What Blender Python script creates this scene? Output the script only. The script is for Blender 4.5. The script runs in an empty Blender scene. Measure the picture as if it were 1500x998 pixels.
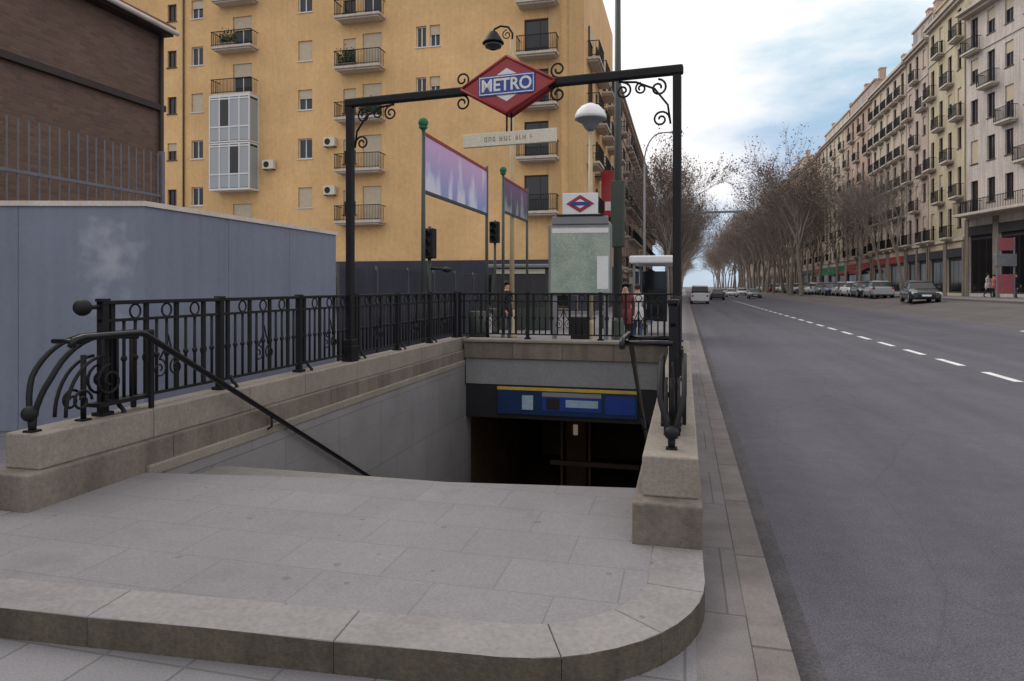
import bpy, bmesh, math, random
from mathutils import Vector, Matrix
R = math.radians
random.seed(11)
SC = bpy.context.scene
COL = SC.collection

# ------------------------------------------------------------------ camera
FPX, HORIZON, EYE = 1000.0, 420.0, 1.65
YAW = math.atan(253 / FPX)
CY, SY = math.cos(YAW), math.sin(YAW)
cam_d = bpy.data.cameras.new('camera')
cam = bpy.data.objects.new('camera', cam_d)
COL.objects.link(cam)
cam_d.sensor_width = 36
cam_d.lens = 36 * FPX / 1500
cam_d.shift_y = -(499 - HORIZON) / 1500
cam_d.clip_start = 0.1
cam_d.clip_end = 6000
cam.location = (0, 0, EYE)
cam.rotation_euler = (R(90), 0, YAW)
SC.camera = cam


def at_depth(px, w):
    """street coordinates of the photo column px at camera depth w"""
    u = (px - 750) / FPX * w
    return (u * CY - w * SY, w * CY + u * SY)


def col_at_y(px, Y):
    t = (px - 750) / FPX
    w = Y / (CY + t * SY)
    return w * (t * CY - SY), w


def h_at(py, w):
    return EYE - (py - HORIZON) * w / FPX


# ------------------------------------------------------------------ materials
def lin(c):
    return tuple(((v / 255) / 12.92 if v / 255 <= .04045 else ((v / 255 + .055) / 1.055) ** 2.4) for v in c)


def nodes_of(name):
    m = bpy.data.materials.new(name)
    m.use_nodes = True
    nt = m.node_tree
    return m, nt, nt.nodes['Principled BSDF']


def N(nt, t, **kw):
    n = nt.nodes.new(t)
    for k, v in kw.items():
        setattr(n, k, v)
    return n


def plain(name, col, rough=.6, metal=0.0, var=.18, scale=3.0, bump=0.0, bscale=60, spec=.4, streak=0.0, fine=.12):
    """base colour broken up by a large and a small noise, optional rain streaks and bump"""
    m, nt, b = nodes_of(name)
    tc = N(nt, 'ShaderNodeTexCoord')
    n1 = N(nt, 'ShaderNodeTexNoise'); n1.inputs['Scale'].default_value = scale; n1.inputs['Detail'].default_value = 6
    n1.inputs['Roughness'].default_value = .65
    n2 = N(nt, 'ShaderNodeTexNoise'); n2.inputs['Scale'].default_value = scale * 17; n2.inputs['Detail'].default_value = 3
    for n in (n1, n2):
        nt.links.new(tc.outputs['Object'], n.inputs['Vector'])
    mr = N(nt, 'ShaderNodeMapRange'); mr.inputs[1].default_value = .25; mr.inputs[2].default_value = .75
    mr.inputs[3].default_value = 1 - var; mr.inputs[4].default_value = 1 + var
    nt.links.new(n1.outputs[0], mr.inputs[0])
    mr2 = N(nt, 'ShaderNodeMapRange'); mr2.inputs[1].default_value = .3; mr2.inputs[2].default_value = .7
    mr2.inputs[3].default_value = 1 - fine; mr2.inputs[4].default_value = 1 + fine
    nt.links.new(n2.outputs[0], mr2.inputs[0])
    mu = N(nt, 'ShaderNodeMath', operation='MULTIPLY')
    nt.links.new(mr.outputs[0], mu.inputs[0]); nt.links.new(mr2.outputs[0], mu.inputs[1])
    last = mu
    if streak:
        mp = N(nt, 'ShaderNodeMapping'); mp.inputs['Scale'].default_value = (4, 4, .18)
        n3 = N(nt, 'ShaderNodeTexNoise'); n3.inputs['Scale'].default_value = 1.5; n3.inputs['Detail'].default_value = 5
        nt.links.new(tc.outputs['Object'], mp.inputs[0]); nt.links.new(mp.outputs[0], n3.inputs['Vector'])
        mr3 = N(nt, 'ShaderNodeMapRange'); mr3.inputs[1].default_value = .42; mr3.inputs[2].default_value = .7
        mr3.inputs[3].default_value = 1; mr3.inputs[4].default_value = 1 - streak
        nt.links.new(n3.outputs[0], mr3.inputs[0])
        m2 = N(nt, 'ShaderNodeMath', operation='MULTIPLY')
        nt.links.new(last.outputs[0], m2.inputs[0]); nt.links.new(mr3.outputs[0], m2.inputs[1])
        last = m2
    vm = N(nt, 'ShaderNodeVectorMath', operation='SCALE')
    vm.inputs[0].default_value = lin(col)
    nt.links.new(last.outputs[0], vm.inputs['Scale'])
    nt.links.new(vm.outputs[0], b.inputs['Base Color'])
    b.inputs['Roughness'].default_value = rough
    b.inputs['Metallic'].default_value = metal
    b.inputs['Specular IOR Level'].default_value = spec
    if bump:
        bn = N(nt, 'ShaderNodeTexNoise'); bn.inputs['Scale'].default_value = bscale; bn.inputs['Detail'].default_value = 4
        nt.links.new(tc.outputs['Object'], bn.inputs['Vector'])
        bp = N(nt, 'ShaderNodeBump'); bp.inputs['Strength'].default_value = bump; bp.inputs['Distance'].default_value = .02
        nt.links.new(bn.outputs[0], bp.inputs['Height'])
        nt.links.new(bp.outputs[0], b.inputs['Normal'])
    return m


def bricks(name, c1, c2, mortar, bw=.25, bh=.07, mw=.012, plane='xy', rough=.8, var=.2, scale=.6, bump=.3, offset=.5, streak=0.0):
    """courses or slabs; plane 'xy' for ground, 'wall' for (x+y, z)"""
    m, nt, b = nodes_of(name)
    tc = N(nt, 'ShaderNodeTexCoord')
    vec = tc.outputs['Object']
    if plane == 'wall':
        sp = N(nt, 'ShaderNodeSeparateXYZ'); nt.links.new(vec, sp.inputs[0])
        ad = N(nt, 'ShaderNodeMath', operation='ADD')
        nt.links.new(sp.outputs[0], ad.inputs[0]); nt.links.new(sp.outputs[1], ad.inputs[1])
        cb = N(nt, 'ShaderNodeCombineXYZ')
        nt.links.new(ad.outputs[0], cb.inputs[0]); nt.links.new(sp.outputs[2], cb.inputs[1])
        bv = cb.outputs[0]
    else:
        bv = vec
    bt = N(nt, 'ShaderNodeTexBrick'); bt.offset = offset
    nt.links.new(bv, bt.inputs['Vector'])
    bt.inputs['Color1'].default_value = lin(c1) + (1,)
    bt.inputs['Color2'].default_value = lin(c2) + (1,)
    bt.inputs['Mortar'].default_value = lin(mortar) + (1,)
    bt.inputs['Scale'].default_value = 1
    bt.inputs['Mortar Size'].default_value = mw
    bt.inputs['Mortar Smooth'].default_value = .3
    bt.inputs['Bias'].default_value = 0
    bt.inputs['Brick Width'].default_value = bw
    bt.inputs['Row Height'].default_value = bh
    n1 = N(nt, 'ShaderNodeTexNoise'); n1.inputs['Scale'].default_value = scale; n1.inputs['Detail'].default_value = 8
    n1.inputs['Roughness'].default_value = .65
    nt.links.new(vec, n1.inputs['Vector'])
    mr = N(nt, 'ShaderNodeMapRange'); mr.inputs[1].default_value = .25; mr.inputs[2].default_value = .75
    mr.inputs[3].default_value = 1 - var; mr.inputs[4].default_value = 1 + var
    nt.links.new(n1.outputs[0], mr.inputs[0])
    n2 = N(nt, 'ShaderNodeTexNoise'); n2.inputs['Scale'].default_value = 90; n2.inputs['Detail'].default_value = 2
    nt.links.new(vec, n2.inputs['Vector'])
    mr2 = N(nt, 'ShaderNodeMapRange'); mr2.inputs[1].default_value = .3; mr2.inputs[2].default_value = .7
    mr2.inputs[3].default_value = .88; mr2.inputs[4].default_value = 1.12
    nt.links.new(n2.outputs[0], mr2.inputs[0])
    mu = N(nt, 'ShaderNodeMath', operation='MULTIPLY')
    nt.links.new(mr.outputs[0], mu.inputs[0]); nt.links.new(mr2.outputs[0], mu.inputs[1])
    vm = N(nt, 'ShaderNodeVectorMath', operation='SCALE')
    nt.links.new(bt.outputs['Color'], vm.inputs[0]); nt.links.new(mu.outputs[0], vm.inputs['Scale'])
    nt.links.new(vm.outputs[0], b.inputs['Base Color'])
    b.inputs['Roughness'].default_value = rough
    b.inputs['Specular IOR Level'].default_value = .3
    bp = N(nt, 'ShaderNodeBump'); bp.inputs['Strength'].default_value = bump; bp.inputs['Distance'].default_value = .01
    mx = N(nt, 'ShaderNodeMath', operation='MULTIPLY_ADD')
    nt.links.new(bt.outputs['Fac'], mx.inputs[0]); mx.inputs[1].default_value = -1
    nt.links.new(n2.outputs[0], mx.inputs[2])
    nt.links.new(mx.outputs[0], bp.inputs['Height']); nt.links.new(bp.outputs[0], b.inputs['Normal'])
    return m


def asphalt(name, col, patch):
    m = plain(name, col, rough=.9, var=patch, scale=.35, bump=.35, bscale=140, spec=.25, fine=.06)
    nt = m.node_tree; b = nt.nodes['Principled BSDF']
    src = b.inputs['Base Color'].links[0].from_socket
    tc = N(nt, 'ShaderNodeTexCoord')
    # long worn wheel tracks and faint repair seams running with the traffic
    mp = N(nt, 'ShaderNodeMapping'); mp.inputs['Scale'].default_value = (1.1, .03, 1)
    nt.links.new(tc.outputs['Object'], mp.inputs[0])
    n = N(nt, 'ShaderNodeTexNoise'); n.inputs['Scale'].default_value = 1.0; n.inputs['Detail'].default_value = 4
    nt.links.new(mp.outputs[0], n.inputs['Vector'])
    mr = N(nt, 'ShaderNodeMapRange'); mr.inputs[1].default_value = .3; mr.inputs[2].default_value = .7
    mr.inputs[3].default_value = .84; mr.inputs[4].default_value = 1.14
    nt.links.new(n.outputs[0], mr.inputs[0])
    n2 = N(nt, 'ShaderNodeTexNoise'); n2.inputs['Scale'].default_value = 110; n2.inputs['Detail'].default_value = 2
    nt.links.new(tc.outputs['Object'], n2.inputs['Vector'])
    mr2 = N(nt, 'ShaderNodeMapRange'); mr2.inputs[1].default_value = .3; mr2.inputs[2].default_value = .7
    mr2.inputs[3].default_value = .62; mr2.inputs[4].default_value = 1.38
    nt.links.new(n2.outputs[0], mr2.inputs[0])
    mu = N(nt, 'ShaderNodeMath', operation='MULTIPLY')
    nt.links.new(mr.outputs[0], mu.inputs[0]); nt.links.new(mr2.outputs[0], mu.inputs[1])
    n3 = N(nt, 'ShaderNodeTexNoise'); n3.inputs['Scale'].default_value = .9; n3.inputs['Detail'].default_value = 7; n3.inputs['Roughness'].default_value = .7
    nt.links.new(tc.outputs['Object'], n3.inputs['Vector'])
    mr3 = N(nt, 'ShaderNodeMapRange'); mr3.inputs[1].default_value = .55; mr3.inputs[2].default_value = .75; mr3.inputs[3].default_value = 1; mr3.inputs[4].default_value = .9
    nt.links.new(n3.outputs[0], mr3.inputs[0])
    mpc = N(nt, 'ShaderNodeMapping'); mpc.inputs['Scale'].default_value = (.5, .16, 1)
    nt.links.new(tc.outputs['Object'], mpc.inputs[0])
    nw = N(nt, 'ShaderNodeTexNoise'); nw.inputs['Scale'].default_value = 1.5; nw.inputs['Detail'].default_value = 5
    nt.links.new(mpc.outputs[0], nw.inputs['Vector'])
    av = N(nt, 'ShaderNodeVectorMath', operation='MULTIPLY_ADD'); nt.links.new(nw.outputs['Color'], av.inputs[0]); av.inputs[1].default_value = (.35, .35, 0)
    nt.links.new(mpc.outputs[0], av.inputs[2])
    vo = N(nt, 'ShaderNodeTexVoronoi', feature='DISTANCE_TO_EDGE'); vo.inputs['Scale'].default_value = 1.1
    nt.links.new(av.outputs[0], vo.inputs['Vector'])
    mr4 = N(nt, 'ShaderNodeMapRange'); mr4.inputs[1].default_value = .0; mr4.inputs[2].default_value = .006; mr4.inputs[3].default_value = .86; mr4.inputs[4].default_value = 1
    nt.links.new(vo.outputs['Distance'], mr4.inputs[0])
    m3 = N(nt, 'ShaderNodeMath', operation='MULTIPLY'); nt.links.new(mr3.outputs[0], m3.inputs[0]); nt.links.new(mr4.outputs[0], m3.inputs[1])
    m4 = N(nt, 'ShaderNodeMath', operation='MULTIPLY'); nt.links.new(m3.outputs[0], m4.inputs[0]); nt.links.new(mu.outputs[0], m4.inputs[1])
    vm = N(nt, 'ShaderNodeVectorMath', operation='SCALE')
    nt.links.new(src, vm.inputs[0]); nt.links.new(m4.outputs[0], vm.inputs['Scale'])
    nt.links.new(vm.outputs[0], b.inputs['Base Color'])
    return m


def glass(name, col, rough=.08):
    m, nt, b = nodes_of(name)
    b.inputs['Base Color'].default_value = lin(col) + (1,)
    b.inputs['Roughness'].default_value = rough
    b.inputs['Specular IOR Level'].default_value = .45
    return m


M = {}
M['paving'] = bricks('entrance paving', (127, 124, 126), (122, 120, 122), (111, 109, 110), bw=.62, bh=.41, mw=.005, var=.16, scale=.9, bump=.06)
def gum(m, scale, amount=.72):
    nt = m.node_tree; b = nt.nodes['Principled BSDF']
    src = b.inputs['Base Color'].links[0].from_socket
    tc = N(nt, 'ShaderNodeTexCoord')
    vo = N(nt, 'ShaderNodeTexVoronoi'); vo.inputs['Scale'].default_value = scale; vo.inputs['Randomness'].default_value = 1
    nt.links.new(tc.outputs['Object'], vo.inputs['Vector'])
    sp = N(nt, 'ShaderNodeSeparateXYZ'); nt.links.new(vo.outputs['Color'], sp.inputs[0])
    th = N(nt, 'ShaderNodeMapRange'); th.inputs[1].default_value = .45; th.inputs[2].default_value = 1; th.inputs[3].default_value = 0; th.inputs[4].default_value = .13
    nt.links.new(sp.outputs[0], th.inputs[0])
    lt = N(nt, 'ShaderNodeMath', operation='LESS_THAN'); nt.links.new(vo.outputs['Distance'], lt.inputs[0]); nt.links.new(th.outputs[0], lt.inputs[1])
    n3 = N(nt, 'ShaderNodeTexNoise'); n3.inputs['Scale'].default_value = 1.3; n3.inputs['Detail'].default_value = 8; n3.inputs['Roughness'].default_value = .7
    nt.links.new(tc.outputs['Object'], n3.inputs['Vector'])
    mr3 = N(nt, 'ShaderNodeMapRange'); mr3.inputs[1].default_value = .54; mr3.inputs[2].default_value = .74; mr3.inputs[3].default_value = 1; mr3.inputs[4].default_value = .78
    nt.links.new(n3.outputs[0], mr3.inputs[0])
    mm = N(nt, 'ShaderNodeMapRange'); mm.inputs[3].default_value = 1; mm.inputs[4].default_value = amount
    nt.links.new(lt.outputs[0], mm.inputs[0])
    mu = N(nt, 'ShaderNodeMath', operation='MULTIPLY'); nt.links.new(mr3.outputs[0], mu.inputs[0]); nt.links.new(mm.outputs[0], mu.inputs[1])
    vm = N(nt, 'ShaderNodeVectorMath', operation='SCALE')
    nt.links.new(src, vm.inputs[0]); nt.links.new(mu.outputs[0], vm.inputs['Scale'])
    nt.links.new(vm.outputs[0], b.inputs['Base Color'])


gum(M['paving'], 5.5)
M['granite'] = plain('border granite', (130, 126, 126), rough=.75, var=.16, scale=2.2, bump=.2, bscale=120, fine=.12)
M['granite_side'] = plain('dark granite face', (84, 77, 67), rough=.85, var=.3, scale=2.5, bump=.3, bscale=90, fine=.2, streak=.3)  # darker granite for the upright faces of the border stones
M['plinth'] = plain('plinth stone', (116, 107, 99), rough=.8, var=.24, scale=1.7, bump=.3, bscale=70, streak=.3, fine=.14)
M['coping'] = plain('coping stone', (134, 126, 117), rough=.75, var=.22, scale=2.4, bump=.25, bscale=80, fine=.14)
M['shaft'] = bricks('stairwell cladding', (136, 134, 136), (129, 128, 130), (106, 104, 103), bw=1.2, bh=.9, mw=.006, plane='wall', var=.2, scale=.8, bump=.1, rough=.55)
M['band'] = plain('lintel render', (126, 127, 129), rough=.6, var=.1, scale=2)
M['fascia'] = plain('dark fascia', (30, 29, 34), rough=.5, var=.2)
M['tunnel'] = plain('tunnel render', (120, 98, 80), rough=.7, var=.3, scale=1)
M['step'] = plain('step stone', (120, 116, 112), rough=.7, var=.2, scale=3)
M['sidewalk'] = bricks('pavement slabs', (122, 120, 123), (114, 113, 117), (98, 96, 96), bw=.42, bh=.42, mw=.008, var=.2, scale=.8, bump=.25, offset=0)
M['strip'] = bricks('pavement granite', (112, 107, 107), (104, 100, 101), (84, 81, 80), bw=.3, bh=.9, mw=.006, var=.3, scale=2.5, bump=.3, offset=.3)
gum(M['granite'], 6); gum(M['sidewalk'], 5); gum(M['strip'], 6)
M['kerb'] = bricks('kerb granite', (114, 108, 106), (106, 101, 99), (82, 79, 77), bw=.6, bh=1.1, mw=.012, var=.3, scale=3, bump=.3, offset=0)
M['road'] = asphalt('asphalt', (88, 87, 94), .14)
M['lane'] = asphalt('brownish asphalt', (97, 92, 92), .16)
M['gutter'] = plain('kerb edge shade', (76, 73, 76), rough=.95, var=.4, scale=3, bump=.3, bscale=60, fine=.3)  # uneven dark tone that paints the shadow edge along the kerb
M['ground'] = plain('earth', (96, 92, 88), rough=.95, var=.2, scale=.05)
M['paint'] = plain('road paint', (215, 213, 210), rough=.7, var=.2, scale=2.5, fine=.3)
M['iron'] = plain('black iron', (20, 19, 23), rough=.6, metal=0, var=.35, scale=5, bump=.15, bscale=120, spec=.3)
M['rail_iron'] = plain('handrail iron', (26, 25, 31), rough=.32, metal=.4, var=.2, scale=6)
M['hoarding'] = plain('grey hoarding sheet', (120, 126, 143), rough=.5, var=.1, scale=.9, streak=.1, fine=.04)
M['trim'] = plain('hoarding trim', (200, 190, 180), rough=.55, var=.15)
M['yellow'] = plain('ochre render', (214, 175, 124), rough=.85, var=.2, scale=.22, streak=.07, bump=.1, fine=.07)
M['yellow2'] = plain('pale ochre render', (194, 158, 112), rough=.85, var=.1, scale=.35, streak=.1, fine=.06)
M['brown_brick'] = bricks('brown brick', (110, 86, 74), (94, 73, 64), (96, 84, 78), bw=.25, bh=.075, mw=.01, plane='wall', var=.22, scale=.5, bump=.4)
M['brown_trim'] = plain('dark brown trim', (52, 42, 40), rough=.7)
M['tile'] = plain('roof tile', (120, 88, 74), rough=.8, var=.25, scale=3, bump=.4, bscale=20)
M['steel'] = plain('galvanised steel', (140, 141, 148), rough=.45, metal=.4, var=.15)
M['fence_grey'] = plain('fence grey', (104, 102, 108), rough=.5, var=.2)
M['white'] = plain('white paint', (214, 214, 216), rough=.5, var=.06)
M['offwhite'] = plain('cream plate', (205, 198, 180), rough=.5, var=.07)
M['pink'] = plain('pink poster', (158, 88, 96), rough=.6, var=.2)
M['red'] = plain('red enamel', (146, 26, 38), rough=.3, var=.08, spec=.5)
M['darkred'] = plain('dull red paint', (140, 44, 40), rough=.55, var=.15)
M['blue'] = plain('blue enamel', (36, 62, 138), rough=.3, var=.06)
M['signblue'] = plain('blue sign face', (22, 48, 86), rough=.35, var=.12, scale=4)
M['yellowline'] = plain('yellow line', (190, 158, 50), rough=.5)
M['green_awning'] = plain('green awning', (48, 104, 74), rough=.8, var=.2)
M['green_metal'] = plain('dark green paint', (58, 66, 60), rough=.5, var=.2)
M['grey_metal'] = plain('grey paint', (120, 122, 126), rough=.5, var=.12)
M['sky_blue'] = plain('pale blue enamel', (150, 172, 190), rough=.4, var=.25, scale=6)
M['pole_beige2'] = plain('faded lettering', (132, 120, 106), rough=.6)
M['pole_beige'] = plain('beige paint', (176, 160, 128), rough=.5, var=.1)
M['shop_dark'] = plain('dark shopfront', (50, 48, 52), rough=.5, var=.3, scale=.6)
M['shop_navy'] = plain('dark site sheeting', (50, 53, 66), rough=.6, var=.3, scale=1.2, streak=.3)
M['shop_blue'] = plain('navy shopfront', (44, 46, 58), rough=.5, var=.3, scale=.5)
M['frame_white'] = plain('white frame', (205, 205, 205), rough=.5, var=.05)
M['frame_brown'] = plain('brown frame', (78, 62, 54), rough=.6, var=.1)
M['blind'] = plain('roller blind', (186, 172, 150), rough=.7, var=.1)
M['glass'] = glass('window glass', (34, 38, 44))
M['glass_dark'] = glass('dark glass', (20, 21, 24), .12)
M['glass_blue'] = glass('balcony glass', (150, 156, 160), .15)
M['curtain'] = plain('net curtain', (196, 196, 198), rough=.8, var=.1)
M['rubber'] = plain('tyre rubber', (24, 24, 25), rough=.9)
M['alloy'] = plain('wheel alloy', (150, 152, 155), rough=.35, metal=.7)
M['headlamp'] = glass('headlamp', (200, 205, 210), .1)
M['taillamp'] = glass('tail lamp', (130, 16, 16), .15)
M['black'] = plain('black plastic', (22, 22, 24), rough=.5)
M['bark'] = plain('bark', (134, 124, 115), rough=.95, var=.3, scale=4, bump=.5, bscale=25)
M['twig'] = plain('twigs', (126, 116, 111), rough=.95, var=.25, scale=2)
M['leaf'] = plain('dry leaves', (134, 116, 104), rough=.9, var=.4, scale=.6, fine=.2)
M['leaf2'] = plain('olive leaves', (116, 106, 74), rough=.9, var=.4, scale=.6, fine=.2)
M['plant'] = plain('plant leaves', (62, 80, 48), rough=.8, var=.3)
M['skin'] = plain('skin', (196, 148, 124), rough=.6, var=.06)
M['hair'] = plain('dark hair', (44, 34, 30), rough=.7)
M['banner'] = None
for k, c in dict(wall_a=(196, 187, 180), wall_b=(192, 180, 154), wall_c=(186, 170, 160), wall_d=(182, 158, 144), wall_e=(198, 184, 168),
                 wall_f=(186, 162, 146), wall_g=(200, 186, 166), wall_h=(182, 168, 158), wall_i=(192, 172, 144), wall_j=(178, 150, 138)).items():
    M[k] = plain(k.replace('_', ' '), c, rough=.9, var=.2, scale=.3, streak=.3, fine=.1)
M['pier'] = plain('ground floor stone', (124, 114, 108), rough=.8, var=.25, scale=.8, streak=.3)
M['stone_trim'] = plain('pale stone trim', (192, 182, 170), rough=.85, var=.15, scale=1, streak=.2)


def banner_mat(name, top, bottom, fleck):
    m, nt, b = nodes_of(name)
    tc = N(nt, 'ShaderNodeTexCoord')
    sp = N(nt, 'ShaderNodeSeparateXYZ'); nt.links.new(tc.outputs['Generated'], sp.inputs[0])
    mx = N(nt, 'ShaderNodeMix', data_type='RGBA')
    nt.links.new(sp.outputs[2], mx.inputs[0])
    mx.inputs[6].default_value = lin(bottom) + (1,); mx.inputs[7].default_value = lin(top) + (1,)
    nz = N(nt, 'ShaderNodeTexNoise'); nz.inputs['Scale'].default_value = 1.0; nz.inputs['Detail'].default_value = 2
    mpb = N(nt, 'ShaderNodeMapping'); mpb.inputs['Scale'].default_value = (1, 1.9, .9)
    nt.links.new(tc.outputs['Object'], mpb.inputs[0]); nt.links.new(mpb.outputs[0], nz.inputs['Vector'])
    sb = N(nt, 'ShaderNodeMath', operation='MULTIPLY_ADD'); nt.links.new(sp.outputs[2], sb.inputs[0]); sb.inputs[1].default_value = -.3
    nt.links.new(nz.outputs[0], sb.inputs[2])
    mr = N(nt, 'ShaderNodeMapRange'); mr.inputs[1].default_value = .36; mr.inputs[2].default_value = .52; mr.inputs[4].default_value = .8
    nt.links.new(sb.outputs[0], mr.inputs[0])
    m2 = N(nt, 'ShaderNodeMix', data_type='RGBA')
    nt.links.new(mr.outputs[0], m2.inputs[0]); nt.links.new(mx.outputs[2], m2.inputs[6])
    m2.inputs[7].default_value = lin(fleck) + (1,)
    nt.links.new(m2.outputs[2], b.inputs['Base Color'])
    b.inputs['Roughness'].default_value = .6
    return m


M['banner'] = banner_mat('printed banner', (204, 166, 204), (138, 150, 200), (220, 220, 232))
M['banner_dark'] = banner_mat('printed dark banner', (112, 84, 118), (66, 74, 92), (150, 156, 160))


def map_mat():
    m, nt, b = nodes_of('printed city map')
    tc = N(nt, 'ShaderNodeTexCoord')
    vo = N(nt, 'ShaderNodeTexVoronoi', feature='DISTANCE_TO_EDGE'); vo.inputs['Scale'].default_value = 13
    nt.links.new(tc.outputs['Object'], vo.inputs['Vector'])
    mr = N(nt, 'ShaderNodeMapRange'); mr.inputs[1].default_value = .0; mr.inputs[2].default_value = .03
    nt.links.new(vo.outputs['Distance'], mr.inputs[0])
    nz = N(nt, 'ShaderNodeTexNoise'); nz.inputs['Scale'].default_value = 2.2; nz.inputs['Detail'].default_value = 4
    nt.links.new(tc.outputs['Object'], nz.inputs['Vector'])
    cr = N(nt, 'ShaderNodeValToRGB')
    cr.color_ramp.elements[0].position = .38; cr.color_ramp.elements[0].color = lin((122, 142, 130)) + (1,)
    cr.color_ramp.elements[1].position = .62; cr.color_ramp.elements[1].color = lin((152, 164, 150)) + (1,)
    nt.links.new(nz.outputs[0], cr.inputs[0])
    mx = N(nt, 'ShaderNodeMix', data_type='RGBA')
    nt.links.new(mr.outputs[0], mx.inputs[0])
    mx.inputs[6].default_value = lin((188, 192, 180)) + (1,)
    nt.links.new(cr.outputs[0], mx.inputs[7])
    nt.links.new(mx.outputs[2], b.inputs['Base Color'])
    b.inputs['Roughness'].default_value = .25
    return m


M['map'] = map_mat()


# ------------------------------------------------------------------ mesh helpers
class MB:
    """collects shapes into one mesh object"""

    def __init__(self, *mats):
        self.bm = bmesh.new()
        self.mats = list(mats)

    def box(self, x0, x1, y0, y1, z0, z1, mi=0, bevel=0.0):
        v = [self.bm.verts.new(p) for p in ((x0, y0, z0), (x1, y0, z0), (x1, y1, z0), (x0, y1, z0),
                                            (x0, y0, z1), (x1, y0, z1), (x1, y1, z1), (x0, y1, z1))]
        fs = [self.bm.faces.new([v[i] for i in q]) for q in
              ((3, 2, 1, 0), (4, 5, 6, 7), (0, 1, 5, 4), (1, 2, 6, 5), (2, 3, 7, 6), (3, 0, 4, 7))]
        for f in fs:
            f.material_index = mi
        if bevel:
            es = list({e for f in fs for e in f.edges})
            r = bmesh.ops.bevel(self.bm, geom=es, offset=bevel, segments=2, affect='EDGES', profile=.5)
            for f in r['faces']:
                f.material_index = mi
        return self

    def quad(self, a, b, c, d, mi=0):
        f = self.bm.faces.new([self.bm.verts.new(p) for p in (a, b, c, d)])
        f.material_index = mi
        return self

    def tri(self, a, b, c, mi=0):
        f = self.bm.faces.new([self.bm.verts.new(p) for p in (a, b, c)])
        f.material_index = mi

    def prism(self, poly, z0, z1, mi=0, tm=None, bevel=0.0):
        """polygon (counter-clockwise xy) extruded; tm maps points afterwards"""
        lo = [self.bm.verts.new((x, y, z0)) for x, y in poly]
        hi = [self.bm.verts.new((x, y, z1)) for x, y in poly]
        n = len(poly)
        fs = [self.bm.faces.new(lo[::-1]), self.bm.faces.new(hi)]
        for i in range(n):
            fs.append(self.bm.faces.new((lo[i], lo[(i + 1) % n], hi[(i + 1) % n], hi[i])))
        for f in fs:
            f.material_index = mi
        if tm is not None:
            for v in lo + hi:
                v.co = tm @ v.co
        if bevel:
            es = list({e for e in fs[1].edges})
            r = bmesh.ops.bevel(self.bm, geom=es, offset=bevel, segments=2, affect='EDGES', profile=.5)
            for f in r['faces']:
                f.material_index = mi
        return self

    def tube(self, pts, rad, sides=8, mi=0, cap=True, smooth=True):
        pts = [Vector(p) for p in pts]
        n = len(pts)
        rads = rad if isinstance(rad, (list, tuple)) else [rad] * n
        rings = []
        prev = None
        for i, p in enumerate(pts):
            d = (pts[min(i + 1, n - 1)] - pts[max(i - 1, 0)])
            d = d.normalized() if d.length > 1e-9 else Vector((0, 0, 1))
            if prev is None:
                a = Vector((1, 0, 0)) if abs(d.x) < .8 else Vector((0, 1, 0))
                u = d.cross(a).normalized()
            else:
                u = (prev - d * prev.dot(d))
                u = u.normalized() if u.length > 1e-6 else d.orthogonal().normalized()
            prev = u
            w = d.cross(u)
            rings.append([self.bm.verts.new(p + (u * math.cos(k * math.tau / sides) + w * math.sin(k * math.tau / sides)) * rads[i])
                          for k in range(sides)])
        for i in range(n - 1):
            for k in range(sides):
                f = self.bm.faces.new((rings[i][k], rings[i][(k + 1) % sides], rings[i + 1][(k + 1) % sides], rings[i + 1][k]))
                f.material_index = mi; f.smooth = smooth
        if cap:
            for ring in (rings[0][::-1], rings[-1]):
                f = self.bm.faces.new(ring); f.material_index = mi
        return self

    def lathe(self, prof, c=(0, 0, 0), sides=16, mi=0):
        """profile [(r, z)...] turned about the vertical through c"""
        rings = []
        for r, z in prof:
            rings.append([self.bm.verts.new((c[0] + r * math.cos(k * math.tau / sides), c[1] + r * math.sin(k * math.tau / sides), c[2] + z))
                          for k in range(sides)])
        for i in range(len(rings) - 1):
            for k in range(sides):
                f = self.bm.faces.new((rings[i][k], rings[i][(k + 1) % sides], rings[i + 1][(k + 1) % sides], rings[i + 1][k]))
                f.smooth = True; f.material_index = mi
        for ring in (rings[0][::-1], rings[-1]):
            f = self.bm.faces.new(ring); f.material_index = mi
        return self

    def ball(self, c, r, mi=0, seg=14):
        g = bmesh.ops.create_uvsphere(self.bm, u_segments=seg, v_segments=max(6, seg // 2 + 1), radius=r, matrix=Matrix.Translation(c))
        for v in g['verts']:
            for f in v.link_faces:
                f.material_index = mi; f.smooth = True
        return self

    def torus(self, c, rr, r, axis='x', seg=16, sides=6, mi=0):
        pts = []
        for k in range(seg + 1):
            a = k * math.tau / seg
            ca, sa = rr * math.cos(a), rr * math.sin(a)
            if axis == 'x':
                pts.append((c[0], c[1] + ca, c[2] + sa))
            elif axis == 'y':
                pts.append((c[0] + ca, c[1], c[2] + sa))
            else:
                pts.append((c[0] + ca, c[1] + sa, c[2]))
        return self.tube(pts, r, sides, mi, cap=False)

    def data(self, name, bevel=0):
        bmesh.ops.recalc_face_normals(self.bm, faces=self.bm.faces[:])
        me = bpy.data.meshes.new(name)
        self.bm.to_mesh(me)
        self.bm.free()
        for m in self.mats:
            me.materials.append(m)
        return me

    def build(self, name, parent=None, loc=None, rot=None):
        o = bpy.data.objects.new(name, self.data(name))
        COL.objects.link(o)
        if parent is not None:
            o.parent = parent
        if loc is not None:
            o.location = loc
        if rot is not None:
            o.rotation_euler = rot
        return o


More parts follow.
